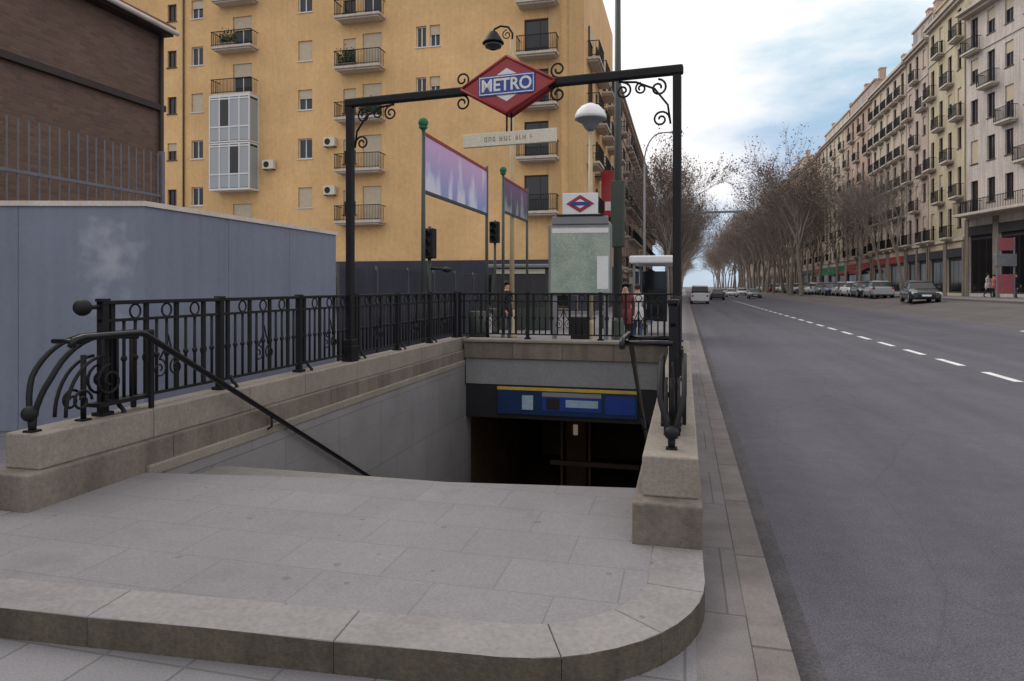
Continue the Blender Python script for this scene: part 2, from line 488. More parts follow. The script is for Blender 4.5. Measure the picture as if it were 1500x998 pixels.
def put(me, name, parent=None, loc=None, rot=None):
    o = bpy.data.objects.new(name, me)
    COL.objects.link(o)
    if parent is not None:
        o.parent = parent
    if loc is not None:
        o.location = loc
    if rot is not None:
        o.rotation_euler = rot
    return o


def tag(o, label, cat, group=None):
    o['label'] = label
    o['category'] = cat
    if group:
        o['group'] = group
    return o


def thing(name, label, cat, loc=(0, 0, 0), rz=0.0, group=None):
    o = bpy.data.objects.new(name, None)
    COL.objects.link(o)
    o.location = loc
    o.rotation_euler = (0, 0, rz)
    return tag(o, label, cat, group)


def struct(o):
    o['kind'] = 'structure'
    return o


def dup(root, loc, rz=None, label=None, parent=None):
    c = root.copy()
    COL.objects.link(c)
    if parent is not None:
        c.parent = parent
    else:
        c.location = loc
        if rz is not None:
            c.rotation_euler = (0, 0, rz)
    if label:
        c['label'] = label
    for ch in [o for o in KIDS.get(root.name, [])]:
        dup(ch, None, parent=c)
    return c


KIDS = {}


def remember(root):
    """children table for dup()"""
    def rec(o):
        ks = [x for x in COL.objects if x.parent == o]
        KIDS[o.name] = ks
        for k in ks:
            rec(k)
    rec(root)


def text_mesh(s, size, depth, mat, name):
    cu = bpy.data.curves.new(name, 'FONT')
    cu.body = s; cu.size = size; cu.extrude = depth; cu.align_x = 'CENTER'; cu.align_y = 'CENTER'
    cu.offset = size * .02
    o = bpy.data.objects.new(name, cu)
    COL.objects.link(o)
    dg = bpy.context.evaluated_depsgraph_get()
    me = bpy.data.meshes.new_from_object(o.evaluated_get(dg))
    bpy.data.objects.remove(o)
    bpy.data.curves.remove(cu)
    me.materials.clear(); me.materials.append(mat)
    return me


def glyph(mb, x, w, z, h, y0, y1):
    """letter-like strokes too small to read"""
    t = w * .24
    mb.box(x, x + t, y0, y1, z, z + h)
    if random.random() < .7:
        mb.box(x + w - t, x + w, y0, y1, z, z + h)
    for f in random.sample((0, .42, .82), random.choice((1, 2))):
        mb.box(x + t, x + w - t, y0, y1, z + h * f, z + h * f + h * .18)


def spiral(c, r0, r1, a0, turns, plane='yz', n=22):
    out = []
    for i in range(n + 1):
        t = i / n
        a = a0 + turns * math.tau * t
        r = r0 + (r1 - r0) * t
        if plane == 'yz':
            out.append((c[0], c[1] + r * math.cos(a), c[2] + r * math.sin(a)))
        else:
            out.append((c[0] + r * math.cos(a), c[1], c[2] + r * math.sin(a)))
    return out


# ------------------------------------------------------------------ ground, pavement, road
XL, XR = -4.65, .1             # outer faces of the stair plinths
LI, RI = -4.25, -.30           # inner faces
YE = 13.3                      # outer face of the end parapet
HX0, HX1, HY0, HY1 = XL + .05, XR - .05, 3.95, YE - .05


def sheet_with_hole(name, mat, x0, x1, y0, y1, z):
    b = MB(mat)
    for a in ((x0, HX0, y0, y1), (HX0, HX1, y0, HY0), (HX0, HX1, HY1, y1), (HX1, x1, y0, y1)):
        b.quad((a[0], a[2], z), (a[1], a[2], z), (a[1], a[3], z), (a[0], a[3], z))
    return struct(b.build(name))


sheet_with_hole('ground', M['ground'], -2500, 2500, -300, 4500, -.3)
b = MB(M['sidewalk'])
for a in ((-60, HX0, -20, 460), (HX0, HX1, -20, HY0), (HX0, HX1, HY1, 460)):
    b.quad((a[0], a[2], 0), (a[1], a[2], 0), (a[1], a[3], 0), (a[0], a[3], 0))
struct(b.build('sidewalk'))
b = MB(M['strip'])
b.quad((HX1, -20, .0), (.3, -20, .0), (.3, 460, .0), (HX1, 460, .0))
struct(b.build('sidewalk_edge_paving'))
b = MB(M['kerb'])
b.prism([(.3, -20), (.47, -20), (.47, 460), (.3, 460)], -.3, .004)
struct(b.build('kerb'))


def road_z(x):
    t = min(max((x - 8.5) / 8.5, 0), 1)
    return -.12 + .85 * t * t * (3 - 2 * t)


def strip_sheet(mb, xs, y0, y1, dz=0.0):
    for i in range(len(xs) - 1):
        za, zb = road_z(xs[i]) + dz, road_z(xs[i + 1]) + dz
        mb.quad((xs[i], y0, za), (xs[i + 1], y0, zb), (xs[i + 1], y1, zb), (xs[i], y1, za))


xs = [.46] + [1 + .6 * i for i in range(18)]
b = MB(M['road'])
strip_sheet(b, xs + [11.6], -20, 700)
struct(b.build('road'))
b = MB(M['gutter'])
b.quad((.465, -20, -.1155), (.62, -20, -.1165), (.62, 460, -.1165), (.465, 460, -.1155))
struct(b.build('gutter'))  # flat strip on the road with the kerb's shade in its colour
b = MB(M['lane'])
strip_sheet(b, [11.6 + .5 * i for i in range(12)] + [17.3], -20, 700)
struct(b.build('side_lane'))
b = MB(M['kerb'])
b.prism([(17.3, -20), (17.55, -20), (17.55, 460), (17.3, 460)], .4, .85)
struct(b.build('far_kerb'))
b = MB(M['sidewalk'])
b.quad((17.55, -20, .845), (90, -20, .845), (90, 460, .845), (17.55, 460, .845))
struct(b.build('far_sidewalk'))
b = MB(M['paint'])
for k in range(30):
    y = 11.95 + 2.62 * k
    x = 6.02 - .004 * k
    jit = random.uniform(-.08, .08)
    b.quad((x - .085, y + jit, -.116), (x + .085, y + jit, -.116), (x + .085, y + 1.5 + jit, -.116), (x - .085, y + 1.5 + jit, -.116))
for k in range(2):
    y = 18.0 + 7.2 * k
    z = road_z(11.4) + .004
    b.quad((11.3, y, z - .012), (11.5, y, z + .008), (11.5, y + 2.2, z + .008), (11.3, y + 2.2, z - .012))
struct(b.build('lane_markings'))

# ------------------------------------------------------------------ metro entrance masonry
ent = thing('stair_entrance', 'grey stone underground stair entrance with low stepped plinth walls', 'stair entrance', (0, 0, 0))

# outline of the landing: left corner, front edge, right rounded corner
outer = []
fr = lambda x: 2.73 + .068 * x
cl = (XL + .8, fr(XL + .8) + .8)
outer.append((XL, 3.62))
for i in range(9):
    a = math.pi + i * math.pi / 16
    outer.append((cl[0] + .8 * math.cos(a), cl[1] + .8 * math.sin(a)))
for i in range(1, 5):
    x = cl[0] + (-.85 - cl[0]) * i / 5
    outer.append((x, fr(x)))
cr_ = (-.85, fr(-.85) + .95)
for i in range(13):
    a = -math.pi / 2 + i * math.pi / 24
    outer.append((cr_[0] + .95 * math.cos(a), cr_[1] + .95 * math.sin(a)))
outer.append((XR, 4.06))


def offset_path(p, d):
    out = []
    for i in range(len(p)):
        a = Vector(p[max(i - 1, 0)]); c = Vector(p[min(i + 1, len(p) - 1)])
        t = (c - a).normalized()
        out.append((p[i][0] - t.y * d, p[i][1] + t.x * d))
    return out


inner = offset_path(outer, .28)
inner[0] = (XL + .28, 3.62); inner[-1] = (XR - .28, 4.06)
pav = MB(M['paving'])
poly = [(x, y) for x, y in inner] + [(RI, 4.06), (RI, 5.2), (LI, 4.65), (LI, 3.62)]
f = pav.bm.faces.new([pav.bm.verts.new((x, y, .139)) for x, y in poly])
r = bmesh.ops.extrude_face_region(pav.bm, geom=[f])
for v in r['geom']:
    if isinstance(v, bmesh.types.BMVert):
        v.co.z = -.1
bmesh.ops.triangulate(pav.bm, faces=[g for g in pav.bm.faces if len(g.verts) > 4])
pav.build('paving', ent)
# border stones, a few millimetres of joint between them
idx = [0, 5, 9, 11, 13, 17, 21, 25, len(outer) - 1]
for a, c in zip(idx[:-1], idx[1:]):
    o_, i_ = outer[a:c + 1], inner[a:c + 1]
    def shrink(p):
        p = [Vector(q) for q in p]
        p[0] = p[0] + (p[1] - p[0]).normalized() * .0015
        p[-1] = p[-1] + (p[-2] - p[-1]).normalized() * .0015
        return [tuple(q) for q in p]
    o2, i2 = shrink(o_), shrink(i_)
    b = MB(M['granite'], M['granite_side']).prism(o2 + i2[::-1], -.05, .143, bevel=.007)
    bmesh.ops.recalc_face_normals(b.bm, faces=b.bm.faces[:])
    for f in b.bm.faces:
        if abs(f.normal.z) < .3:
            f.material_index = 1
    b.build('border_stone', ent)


def courses(side):
    """two stepped courses of stone blocks with a slim coping on each, along one side"""
    if side == 'l':
        x0, x1, y0 = XL, LI, 3.62
    else:
        x0, x1, y0 = RI, XR, 4.06
    y = y0
    first = True
    while y < YE - .3:
        L = min(1.35, YE - y)
        if YE - (y + L) < .5:
            L = YE - y
        MB(M['plinth']).box(x0, x1, y + .003, y + L - .003, -.3 if not first else .0, .385, bevel=.014).build('base_block', ent)
        y += L; first = False
    y = y0 + .13
    xa, xb = x0 + .05, x1 - .05
    if side == 'r':
        xb = x1 - .02
    k = 0
    while y < YE - .35:
        L = [1.05, 1.3][k % 2]; k += 1
        if YE - .06 - (y + L) < .6:
            L = YE - .06 - y
        MB(M['coping']).box(xa, xb, y + .003, y + L - .003, .385, .63, bevel=.012).build('plinth_block', ent)
        y += L


courses('l'); courses('r')
# shaft walls down to the hall, with a moulding just under the ledge
MB(M['shaft']).box(LI - .3, LI + .02, 3.7, YE, -4.6, -.302).box(LI - .05, LI + .02, 4.66, YE - .4, -.3, .1).build('side_wall', ent)
MB(M['shaft']).box(RI - .02, RI + .3, 4.1, YE, -4.6, -.302).box(RI - .02, RI + .05, 5.21, YE - .4, -.3, .1).build('side_wall', ent)
MB(M['coping']).box(LI - .05, LI + .035, 4.66, YE - .4, .1, .19, bevel=.01).build('moulding', ent)
MB(M['coping']).box(RI - .035, RI + .05, 5.21, YE - .4, .1, .19, bevel=.01).build('moulding', ent)
# end wall over the doorway: parapet, render band
xa, xb = LI + .004, RI - .004
for i in range(4):
    w_ = (xb - xa) / 4
    MB(M['plinth']).box(xa + i * w_ + .002, xa + (i + 1) * w_ - .002, 12.9, YE, .24, .56, bevel=.01).build('parapet_block', ent)
MB(M['coping']).box(xa, xb, 12.86, YE + .02, .56, .615, bevel=.012).build('coping', ent)
MB(M['band']).box(xa + .02, xb - .02, 12.95, YE, -.27, .24).build('lintel_band', ent)
MB(M['fascia']).box(xa + .02, xb - .02, 12.97, YE, -.93, -.272).build('lintel', ent)
# stairs, then a low hall behind the doorway
st = MB(M['step'])
for k in range(24):
    y = 5.2 + .3 * k
    z = .139 - .165 * (k + 1)
    y0_ = y if k else 4.7
    st.box(LI + .025, RI - .025, y0_, y + .34, z - .3, z)
st.build('stair_flight', ent)
hall = MB(M['tunnel'])
hall.box(LI - .3, RI + .3, 12.2, 22, -4.1, -3.86)
hall.box(LI - .3, RI + .3, YE + .002, 22, -.93, -.7)
hall.box(LI - .5, LI - .3, YE + .002, 22, -3.86, -.93)
hall.box(RI + .3, RI + .5, YE + .002, 22, -3.86, -.93)
hall.box(LI - .5, RI + .5, 22, 22.2, -4.1, -.7)
hall.box(LI + .3, RI - .3, 4.4, 12.2, -4.9, -4.6)
hall.build('entrance_hall', ent)
# gate frames inside the hall
t = thing('hall_pillar', 'dim brown pillar with a small lamp inside the dark stair tunnel', 'pillar', (-2.85, 18.6, -3.86))
MB(M['tunnel']).box(-.28, .28, -.28, .28, 0, 2.92, bevel=.03).build('shaft', t)
lm, lnt, lb = nodes_of('lamp glow')
lb.inputs['Emission Color'].default_value = (1, .8, .6, 1); lb.inputs['Emission Strength'].default_value = .12
lb.inputs['Base Color'].default_value = (.6, .55, .5, 1)
MB(lm).box(-.07, .05, -.32, -.285, 1.5, 1.78, bevel=.01).build('lamp', t)
g = MB(M['frame_brown'])
for i in range(5):
    if i in (0, 3):
        continue
    x = -3.3 + i * .62
    g.box(x, x + .05, 15.0, 15.06, -3.86, -1.0)
g.box(-2.68, -.75, 15.0, 15.06, -1.3, -1.24)
g.box(-2.9, -.95, 14.9, 15.0, -2.3, -2.2)
gt = g.build('hall_gate')
tag(gt, 'dim steel gate frame inside the dark stair tunnel', 'gate')

# blue sign in the doorway
t = thing('tunnel_sign', 'long blue sign with pale lettering over the dark stair tunnel', 'sign', (0, 12.97, 0))
x_a = col_at_y(728, 12.9)[0]; x_b = col_at_y(934, 12.9)[0]
MB(M['signblue']).box(x_a, x_b, -.05, -.002, -.84, -.30, bevel=.008).build('panel', t)
MB(M['yellowline']).box(x_a, x_b, -.058, -.051, -.365, -.305).build('stripe', t)
MB(M['sky_blue']).box(x_a + .5, x_a + .72, -.056, -.051, -.74, -.46).build('pictogram', t)
MB(M['band']).box(x_a + .9, x_b - .68, -.058, -.051, -.47, -.39).build('pale_strip', t)
MB(M['blue']).box(x_a + .9, x_b - .68, -.058, -.051, -.74, -.474).build('name_field', t)
MB(M['fascia']).box(x_a + .98, x_a + 1.24, -.062, -.0585, -.72, -.5).build('dark_pictogram', t)
MB(M['sky_blue']).box(x_a + 1.36, x_b - .74, -.062, -.0585, -.66, -.52).build('pale_strip', t)
MB(M['blue']).box(x_b - .6, x_b - .05, -.056, -.051, -.76, -.42).build('end_panel', t)


# ------------------------------------------------------------------ railings (local y runs along the wall, z from the plinth top)
def baluster_mesh():
    b = MB(M['iron'])
    b.tube([(0, 0, .1), (0, 0, .74)], .0135, 6)
    b.lathe([(.012, 0), (.024, .02), (.024, .035), (.012, .055)], (0, 0, .40), 8)
    return b.data('baluster')


BAL = baluster_mesh()
b = MB(M['iron'])
b.box(-.012, .012, -.021, .021, .1, .885)
b.torus((0, 0, .42), .036, .01, 'x', 10, 5)
BAR = b.data('flat_bar')
ring = MB(M['iron']); ring.torus((0, 0, .815), .058, .009, 'x', 14, 5)
RING = ring.data('ring')
sc = MB(M['iron'])
for s in (-1, 1):
    pts = spiral((0, s * .10, .30), .085, .02, math.pi / 2, s * 1.4)
    sc.tube(pts, .008, 5)
    sc.tube([(0, s * .1, .385), (0, s * .04, .47), (0, 0, .6)], .008, 5)
SCROLL = sc.data('scroll')


def post_mesh():
    b = MB(M['iron'])
    b.box(-.03, .03, -.03, .03, 0, .9)
    b.box(-.055, .055, -.055, .055, 0, .03)
    b.box(-.038, .038, -.038, .038, .9, .925)
    return b.data('post')


POST = post_mesh()
ft = MB(M['iron'])
ft.tube([(0, 0, .12), (.03, 0, .06), (.075, 0, .02), (.075, 0, -.24)], .018, 6)
ft.box(.05, .1, -.035, .035, -.245, -.2)
FOOT = ft.data('foot')


def railing(label, loc, rz, L, dirfoot=1, feet=True):
    t = thing('stair_railing', label, 'railing', loc, rz, 'iron railings around the stair entrance')
    MB(M['iron']).box(-.035, .035, 0, L, .875, .91, bevel=.006).build('top_rail', t)
    MB(M['iron']).box(-.018, .018, 0, L, .735, .76).build('middle_rail', t)
    MB(M['iron']).box(-.018, .018, 0, L, .085, .11).build('bottom_rail', t)
    npan = max(2, round(L / 1.45))
    for i in range(npan + 1):
        y = L * i / npan
        put(POST, 'post', t, (0, min(max(y, .03), L - .03), 0))
        if feet and i < npan:
            o = put(FOOT, 'foot', t, (0, y + .16, 0))
            o.scale.x = dirfoot
    nb = int(L / .118)
    for i in range(1, nb):
        y = L * i / nb
        if min(abs(y - L * j / npan) for j in range(npan + 1)) < .06:
            continue
        if i % 3 == 1:
            put(BAR, 'flat_bar', t, (0, y, 0))
            continue
        put(BAL, 'baluster', t, (0, y, 0))
        if i % 3 == 0:
            put(RING, 'ring', t, (0, y, 0))
    for i in range(npan):
        put(SCROLL, 'scroll', t, (.014, L * (i + .5) / npan, 0))
    return t


ZP = .63
rl = railing('black iron railing with balusters on the left stair plinth', (-4.47, 4.42, ZP), 0, 8.6)
MB(M['iron']).tube([(0, 0, .86), (0, -.1, .86)], .018, 8).ball((0, -.16, .86), .066, seg=14).build('knob', rl)
rr = railing('black iron railing on the stair plinth beside the road kerb', (-.08, 4.95, ZP), 0, 8.1, -1)
railing('short black iron railing across the end of the stairwell', (-4.43, 13.1, .615), -math.pi / 2, 4.3, 1, False)


def end_ornament(label, x, y, inner_sign):
    """cast-iron quarter-round scroll that ends a railing at the landing"""
    t = thing('railing_scroll', label, 'railing end', (x, y, ZP), 0, 'scrolled railing ends')
    for s in (-1, 1):
        b = MB(M['iron'])
        pts = []
        for i in range(13):
            a = math.pi - i * math.pi / 24
            spread = .09 * min(1, i / 5 + .15)
            pts.append((s * spread, .52 + .52 * math.cos(a), .1 + .54 * math.sin(a)))
        b.tube(pts + [(s * .09, 1.0, .64)], .02, 8)
        b.build('arc', t)
        b = MB(M['iron'])
        pts = []
        for i in range(11):
            a = math.pi - i * math.pi / 20
            pts.append((s * .05, .56 + .34 * math.cos(a), .06 + .42 * math.sin(a)))
        b.tube(pts, .014, 6)
        b.tube(spiral((s * .05, .62, .28), .13, .03, math.pi * .5, 1.5), .012, 6)
        b.tube(spiral((s * .05, .36, .16), .09, .02, 0, 1.4), .011, 6)
        b.build('scroll', t)
    MB(M['iron']).ball((0, -.02, .13), .055, seg=14).build('knob', t)
    MB(M['iron']).tube([(0, 0, .1), (0, .0, -.0)], [.03, .024], 8).box(-.04, .04, -.04, .04, -.004, .015).build('foot', t)
    MB(M['iron']).tube([(0, .42, .5), (0, .42, 0)], .02, 8).box(-.04, .04, .38, .46, -.004, .015).build('foot', t)
    for s in (-1, 1):
        MB(M['iron']).box(s * .09 - .018, s * .09 + .018, .985, 1.021, 0, .66, bevel=.006).build('end_post', t)
    MB(M['iron']).box(-.07, .07, .5, 1.0, .085, .115).build('bottom_rail', t)
    for i in range(3):
        MB(M['iron']).tube([(.0, .6 + .14 * i, .1), (.0, .6 + .14 * i, .62)], .013, 6).build('baluster', t)
    return t


end_ornament('scrolled iron railing end with ball on the left plinth corner', -4.44, 3.82, 1)
eo = end_ornament('scrolled iron railing end on the plinth beside the kerb', -.08, 4.4, -1)
eo.scale = (.85, .8, .8)


def handrail(label, x, y0, wall_x, posts_to, rad=.026):
    t = thing('handrail', label, 'handrail', (0, 0, 0), 0, 'stair handrails')
    zt = 1.285
    b = MB(M['rail_iron'])
    b.tube([(x, y0, zt - .06), (x, y0 + .03, zt - .015), (x, y0 + .1, zt), (x, y0 + .62, zt), (x, y0 + .68, zt - .015), (x, y0 + .74, zt - .05),
            (x, y0 + 8.3, zt - .05 - 7.56 * .555)], rad, 10)
    b.build('rail', t)
    for yy in (2.4, 4.9):
        z = zt - .05 - (yy - .74) * .555
        MB(M['rail_iron']).tube([(x, y0 + yy, z - .02), (x, y0 + yy, z - .12), (wall_x, y0 + yy, z - .16)], .012, 6).build('bracket', t)
    MB(M['rail_iron']).tube([(x, y0 + .1, zt - .03), (posts_to, y0 + .1, zt - .03)], .018, 8).build('link', t)
    MB(M['rail_iron']).tube([(x, y0 + .6, zt - .03), (posts_to, y0 + .6, zt - .03)], .018, 8).build('link', t)
    return t


handrail('dark sloping handrail down the left side of the stairs', -4.17, 3.88, LI + .02, -4.44)
handrail('dark sloping handrail on the road side of the stairs', -.42, 4.75, RI - .02, -.08, .02)

# ------------------------------------------------------------------ portal with the diamond
PLx, PLy, PRx, PRy, PZ = -4.43, 8.5, -.085, 8.12, 4.16
pdir = Vector((PRx - PLx, PRy - PLy, 0)); PL_len = pdir.length
prz = math.atan2(pdir.y, pdir.x)
por = thing('entrance_portal', 'tall black iron portal frame arching over the stairwell', 'portal', (PLx, PLy, 0), prz)
for s in (0, PL_len):
    b = MB(M['iron'])
    b.box(s - .047, s + .047, -.047, .047, ZP, PZ - .06, bevel=.012)
    b.box(s - .085, s + .085, -.085, .085, ZP, ZP + .22, bevel=.012)
    b.box(s - .07, s + .07, -.07, .07, ZP + .22, ZP + .3, bevel=.01)
    b.build('post', por)
MB(M['iron']).box(-.07, PL_len + .07, -.05, .05, PZ - .06, PZ + .05, bevel=.02).build('beam', por)
for s, d in ((.055, 1), (PL_len - .055, -1)):
    b = MB(M['iron'])
    b.tube([(s + d * .02, 0, PZ - .62), (s + d * .05, 0, PZ - .4), (s + d * .2, 0, PZ - .2), (s + d * .42, 0, PZ - .1), (s + d * .62, 0, PZ - .08)], .014, 6)
    b.tube(spiral((s + d * .13, 0, PZ - .56), .1, .02, math.pi if d > 0 else 0, -d * 1.5, 'xz'), .013, 6)
    b.tube(spiral((s + d * .57, 0, PZ - .19), .1, .02, math.pi / 2, d * 1.5, 'xz'), .013, 6)
    b.tube(spiral((s + d * .16, 0, PZ - .19), .1, .03, math.pi / 2, d * 1.3, 'xz'), .013, 6)
    b.tube(spiral((s + d * .36, 0, PZ - .18), .07, .02, math.pi / 2, -d * 1.4, 'xz'), .012, 6)
    b.build('scroll_bracket', por)
# where the diamond sits along the beam
tmid = None
best = 9e9
for i in range(400):
    s = PL_len * i / 400
    p = Vector((PLx, PLy, 0)) + pdir.normalized() * s
    u = p.x * CY + p.y * SY; w = -p.x * SY + p.y * CY
    px = 750 + FPX * u / w
    if abs(px - 746) < best:
        best = abs(px - 746); tmid = s; wmid = w
SW, SH = .072 * wmid, .0415 * wmid
sp_ = Vector((PLx, PLy, 0)) + pdir.normalized() * tmid
for d in (-1, 1):
    b = MB(M['iron'])
    e = tmid + d * (SW + .02)
    b.tube(spiral((e, 0, PZ - .15), .1, .03, math.pi / 2, d * 1.3, 'xz'), .013, 6)
    b.tube(spiral((e, 0, PZ + .15), .1, .03, -math.pi / 2, -d * 1.3, 'xz'), .013, 6)
    b.build('scroll', por)
sg = thing('metro_sign', 'red diamond sign with white lettering on a blue bar', 'sign', (sp_.x, sp_.y, PZ), prz)


def diamond(mb, hw, hh, y0, y1, mi=0, bevel=0.0):
    tm = Matrix(((1, 0, 0, 0), (0, 0, 1, 0), (0, 1, 0, 0), (0, 0, 0, 1)))
    mb.prism([(-hw, 0), (0, -hh), (hw, 0), (0, hh)], y0, y1, mi, tm)


b = MB(M['red']); diamond(b, SW, SH, -.09, .09); b.build('diamond_body', sg)
for s in (-1, 1):
    b = MB(M['white']); diamond(b, SW * .56, SH * .58, s * .096 if s < 0 else .088, -.088 if s < 0 else .096); b.build('white_diamond', sg)
    b = MB(M['blue']); b.box(-SW * .60, SW * .60, -.105 if s < 0 else .098, -.098 if s < 0 else .105, -.125, .125); pb = b.build('blue_bar', sg)
    b = MB(M['white'])
    for (a0, a1, c0, c1) in ((-SW * .58, SW * .58, .1, .112), (-SW * .58, SW * .58, -.112, -.1), (-SW * .58, -SW * .565, -.1, .1), (SW * .565, SW * .58, -.1, .1)):
        b.box(a0, a1, -.1085 if s < 0 else .1055, -.1055 if s < 0 else .1085, c0, c1)
    b.build('bar_outline', pb)
    tme = text_mesh('METRO', .215, .002, M['white'], 'lettering')
    o = put(tme, 'lettering', pb, (0, s * .108, -.005), (math.pi / 2, 0, 0 if s < 0 else math.pi))
    w_ = max(v.co.x for v in tme.vertices) - min(v.co.x for v in tme.vertices)
    o.scale.x = SW * 1.06 / w_
for s in (-1, 1):
    b = MB(M['darkred'])
    for (p, q) in (((-SW, 0), (0, SH)), ((0, SH), (SW, 0)), ((SW, 0), (0, -SH)), ((0, -SH), (-SW, 0))):
        b.tube([(p[0], s * .09, p[1]), (q[0], s * .09, q[1])], .022, 6)
    b.build('rim', sg)
# name plate hanging below
zc = h_at(203, wmid)
t = thing('name_plate', 'long cream name plate hanging below the red diamond', 'name plate', (sp_.x, sp_.y, zc), prz)
MB(M['offwhite']).box(-.62, .62, -.025, .025, -.085, .085, bevel=.008).build('plate', t)
for x in (-.03, .03):
    MB(M['iron']).tube([(x, 0, .085), (x, 0, PZ - SH - zc + .02)], .012, 6).build('hanger', t)
gl = MB(M['pole_beige2'])
x = -.32
while x < .36:
    w_ = random.uniform(.03, .055)
    glyph(gl, x, w_ * .8, -.028, .056, -.0275, -.0255)
    x += w_ + random.choice((.012, .012, .05))
gl.build('lettering', t)

# ------------------------------------------------------------------ map totem and other furniture behind the stairwell
mx_, my_ = at_depth(850, 14.7)
t = thing('map_totem', 'tall map panel with small diamond sign behind the stairwell', 'information panel', (mx_, my_, 0), .1)
MB(M['grey_metal']).box(-.68, .68, -.08, .08, 1.46, 2.98, bevel=.02).build('case', t)
MB(M['map']).box(-.63, .63, -.09, -.081, 1.52, 2.93).build('map_sheet', t)
MB(M['white']).box(.36, .6, -.0935, -.0905, 1.6, 2.3).box(-.6, .6, -.0935, -.0905, 2.8, 2.9).build('legend', t)
MB(M['grey_metal']).box(-.6, .6, -.1, .1, 2.98, 3.16, bevel=.02).build('header', t)
MB(M['black']).box(-.5, .5, -.12, .12, 3.16, 3.2, bevel=.01).build('cap', t)
b = MB(M['white']); b.box(-.38, .38, -.04, .04, 3.2, 3.66, bevel=.01); b.build('sign_board', t)
b = MB(M['red'])
tmx = Matrix.Translation((0, 0, 3.43)) @ Matrix(((1, 0, 0, 0), (0, 0, 1, 0), (0, 1, 0, 0), (0, 0, 0, 1)))
b.prism([(-.3, 0), (0, -.19), (.3, 0), (0, .19)], -.05, -.041, 0, tmx); dm = b.build('diamond', t)
b = MB(M['white']); b.prism([(-.17, 0), (0, -.1), (.17, 0), (0, .1)], -.054, -.0505, 0, tmx); b.build('diamond_centre', dm)
b = MB(M['blue']); b.box(-.2, .2, -.058, -.0545, 3.39, 3.47); b.build('blue_bar', dm)
MB(M['black']).box(-.2, .2, -.12, .12, 0, 1.0, bevel=.02).build('base', t)
for x in (-.55, .55):
    MB(M['grey_metal']).box(x - .05, x + .05, -.05, .05, 0, 1.46).build('leg', t)
MB(M['grey_metal']).box(-.5, .5, -.05, .05, 1.05, 1.12).build('crossbar', t)


def banner(label, px0, px1, X, py_top, py_bot, mat):
    w0 = X * FPX / (CY * (px0 - 1003)); w1 = X * FPX / (CY * (px1 - 1003))
    y0 = (w0 + X * SY) / CY; y1 = (w1 + X * SY) / CY
    z1, z0 = h_at(py_top, w0), h_at(py_bot, w0)
    L = y1 - y0
    t = thing('advertising_banner', label, 'banner', (X, y0, 0), 0, 'printed banners on posts')
    for y in (0, L):
        MB(M['green_metal']).tube([(0, y, 0), (0, y, z1 + .15)], .045, 10).lathe([(.09, 0), (.09, .06), (.05, .2)], (0, y, 0), 10).build('post', t)
    MB(mat).box(-.015, .015, .05, L - .05, z0, z1).build('printed_sheet', t)
    MB(M['darkred']).box(-.03, .03, 0, L, z1 + .003, z1 + .07).build('top_bar', t)
    MB(M['green_metal']).box(-.03, .03, 0, L, z0 - .07, z0 - .003).build('bottom_bar', t)
    b = MB(M['green_awning'])
    b.ball((0, 0, z1 + .26), .11, seg=10)
    b.lathe([(.06, 0), (.1, .04), (.05, .09)], (0, 0, z1 + .12), 10)
    b.build('finial', t)
    return t


banner('long lilac and blue printed banner on two posts beside the railing', 620, 713, -5.35, 198, 278, M['banner'])
banner('smaller dark printed banner on posts behind the lilac one', 737, 772, -5.3, 262, 308, M['banner_dark'])


def pole(b, h, r0, r1, mi=0):
    b.tube([(0, 0, 0), (0, 0, h * .5), (0, 0, h)], [r0, (r0 + r1) / 2, r1], 12, mi)
    b.lathe([(r0 * 2.0, 0), (r0 * 2.0, .1), (r0 * 1.5, .16), (r0 * 1.35, .8), (r0 * 1.05, .9)], (0, 0, 0), 12, mi)


# tall mast lamp
x, y = at_depth(905, 16.5)
t = thing('mast_lamp', 'tall dark green lamp mast rising past the top of the photo', 'street lamp', (x, y, 0))
b = MB(M['green_metal']); pole(b, 10.5, .11, .06); b.build('pole', t)
MB(M['green_metal']).tube([(0, 0, 10.4), (.3, 0, 10.9), (1.2, 0, 11.1)], .035, 8).build('arm', t)
MB(M['grey_metal']).box(1.0, 1.7, -.14, .14, 11.02, 11.16, bevel=.05).build('lamp_head', t)
MB(M['green_metal']).box(-.16, .16, -.12, .12, 2.6, 4.2, bevel=.02).build('service_box', t)
# dome lamp
x, y = at_depth(865, 15.4)
t = thing('dome_lamp', 'street lamp with a white dome shade behind the map panel', 'street lamp', (x, y, 0))
b = MB(M['pole_beige']); pole(b, 5.15, .06, .045); b.build('pole', t)
MB(M['white']).lathe([(.36, 0), (.355, .08), (.3, .2), (.2, .3), (.08, .355), (.03, .37)], (0, 0, 5.42), 20).build('lamp_shade', t)
MB(M['grey_metal']).lathe([(.06, -.26), (.13, -.2), (.2, -.08), (.3, -.03), (.34, -.003)], (0, 0, 5.42), 20).build('diffuser', t)
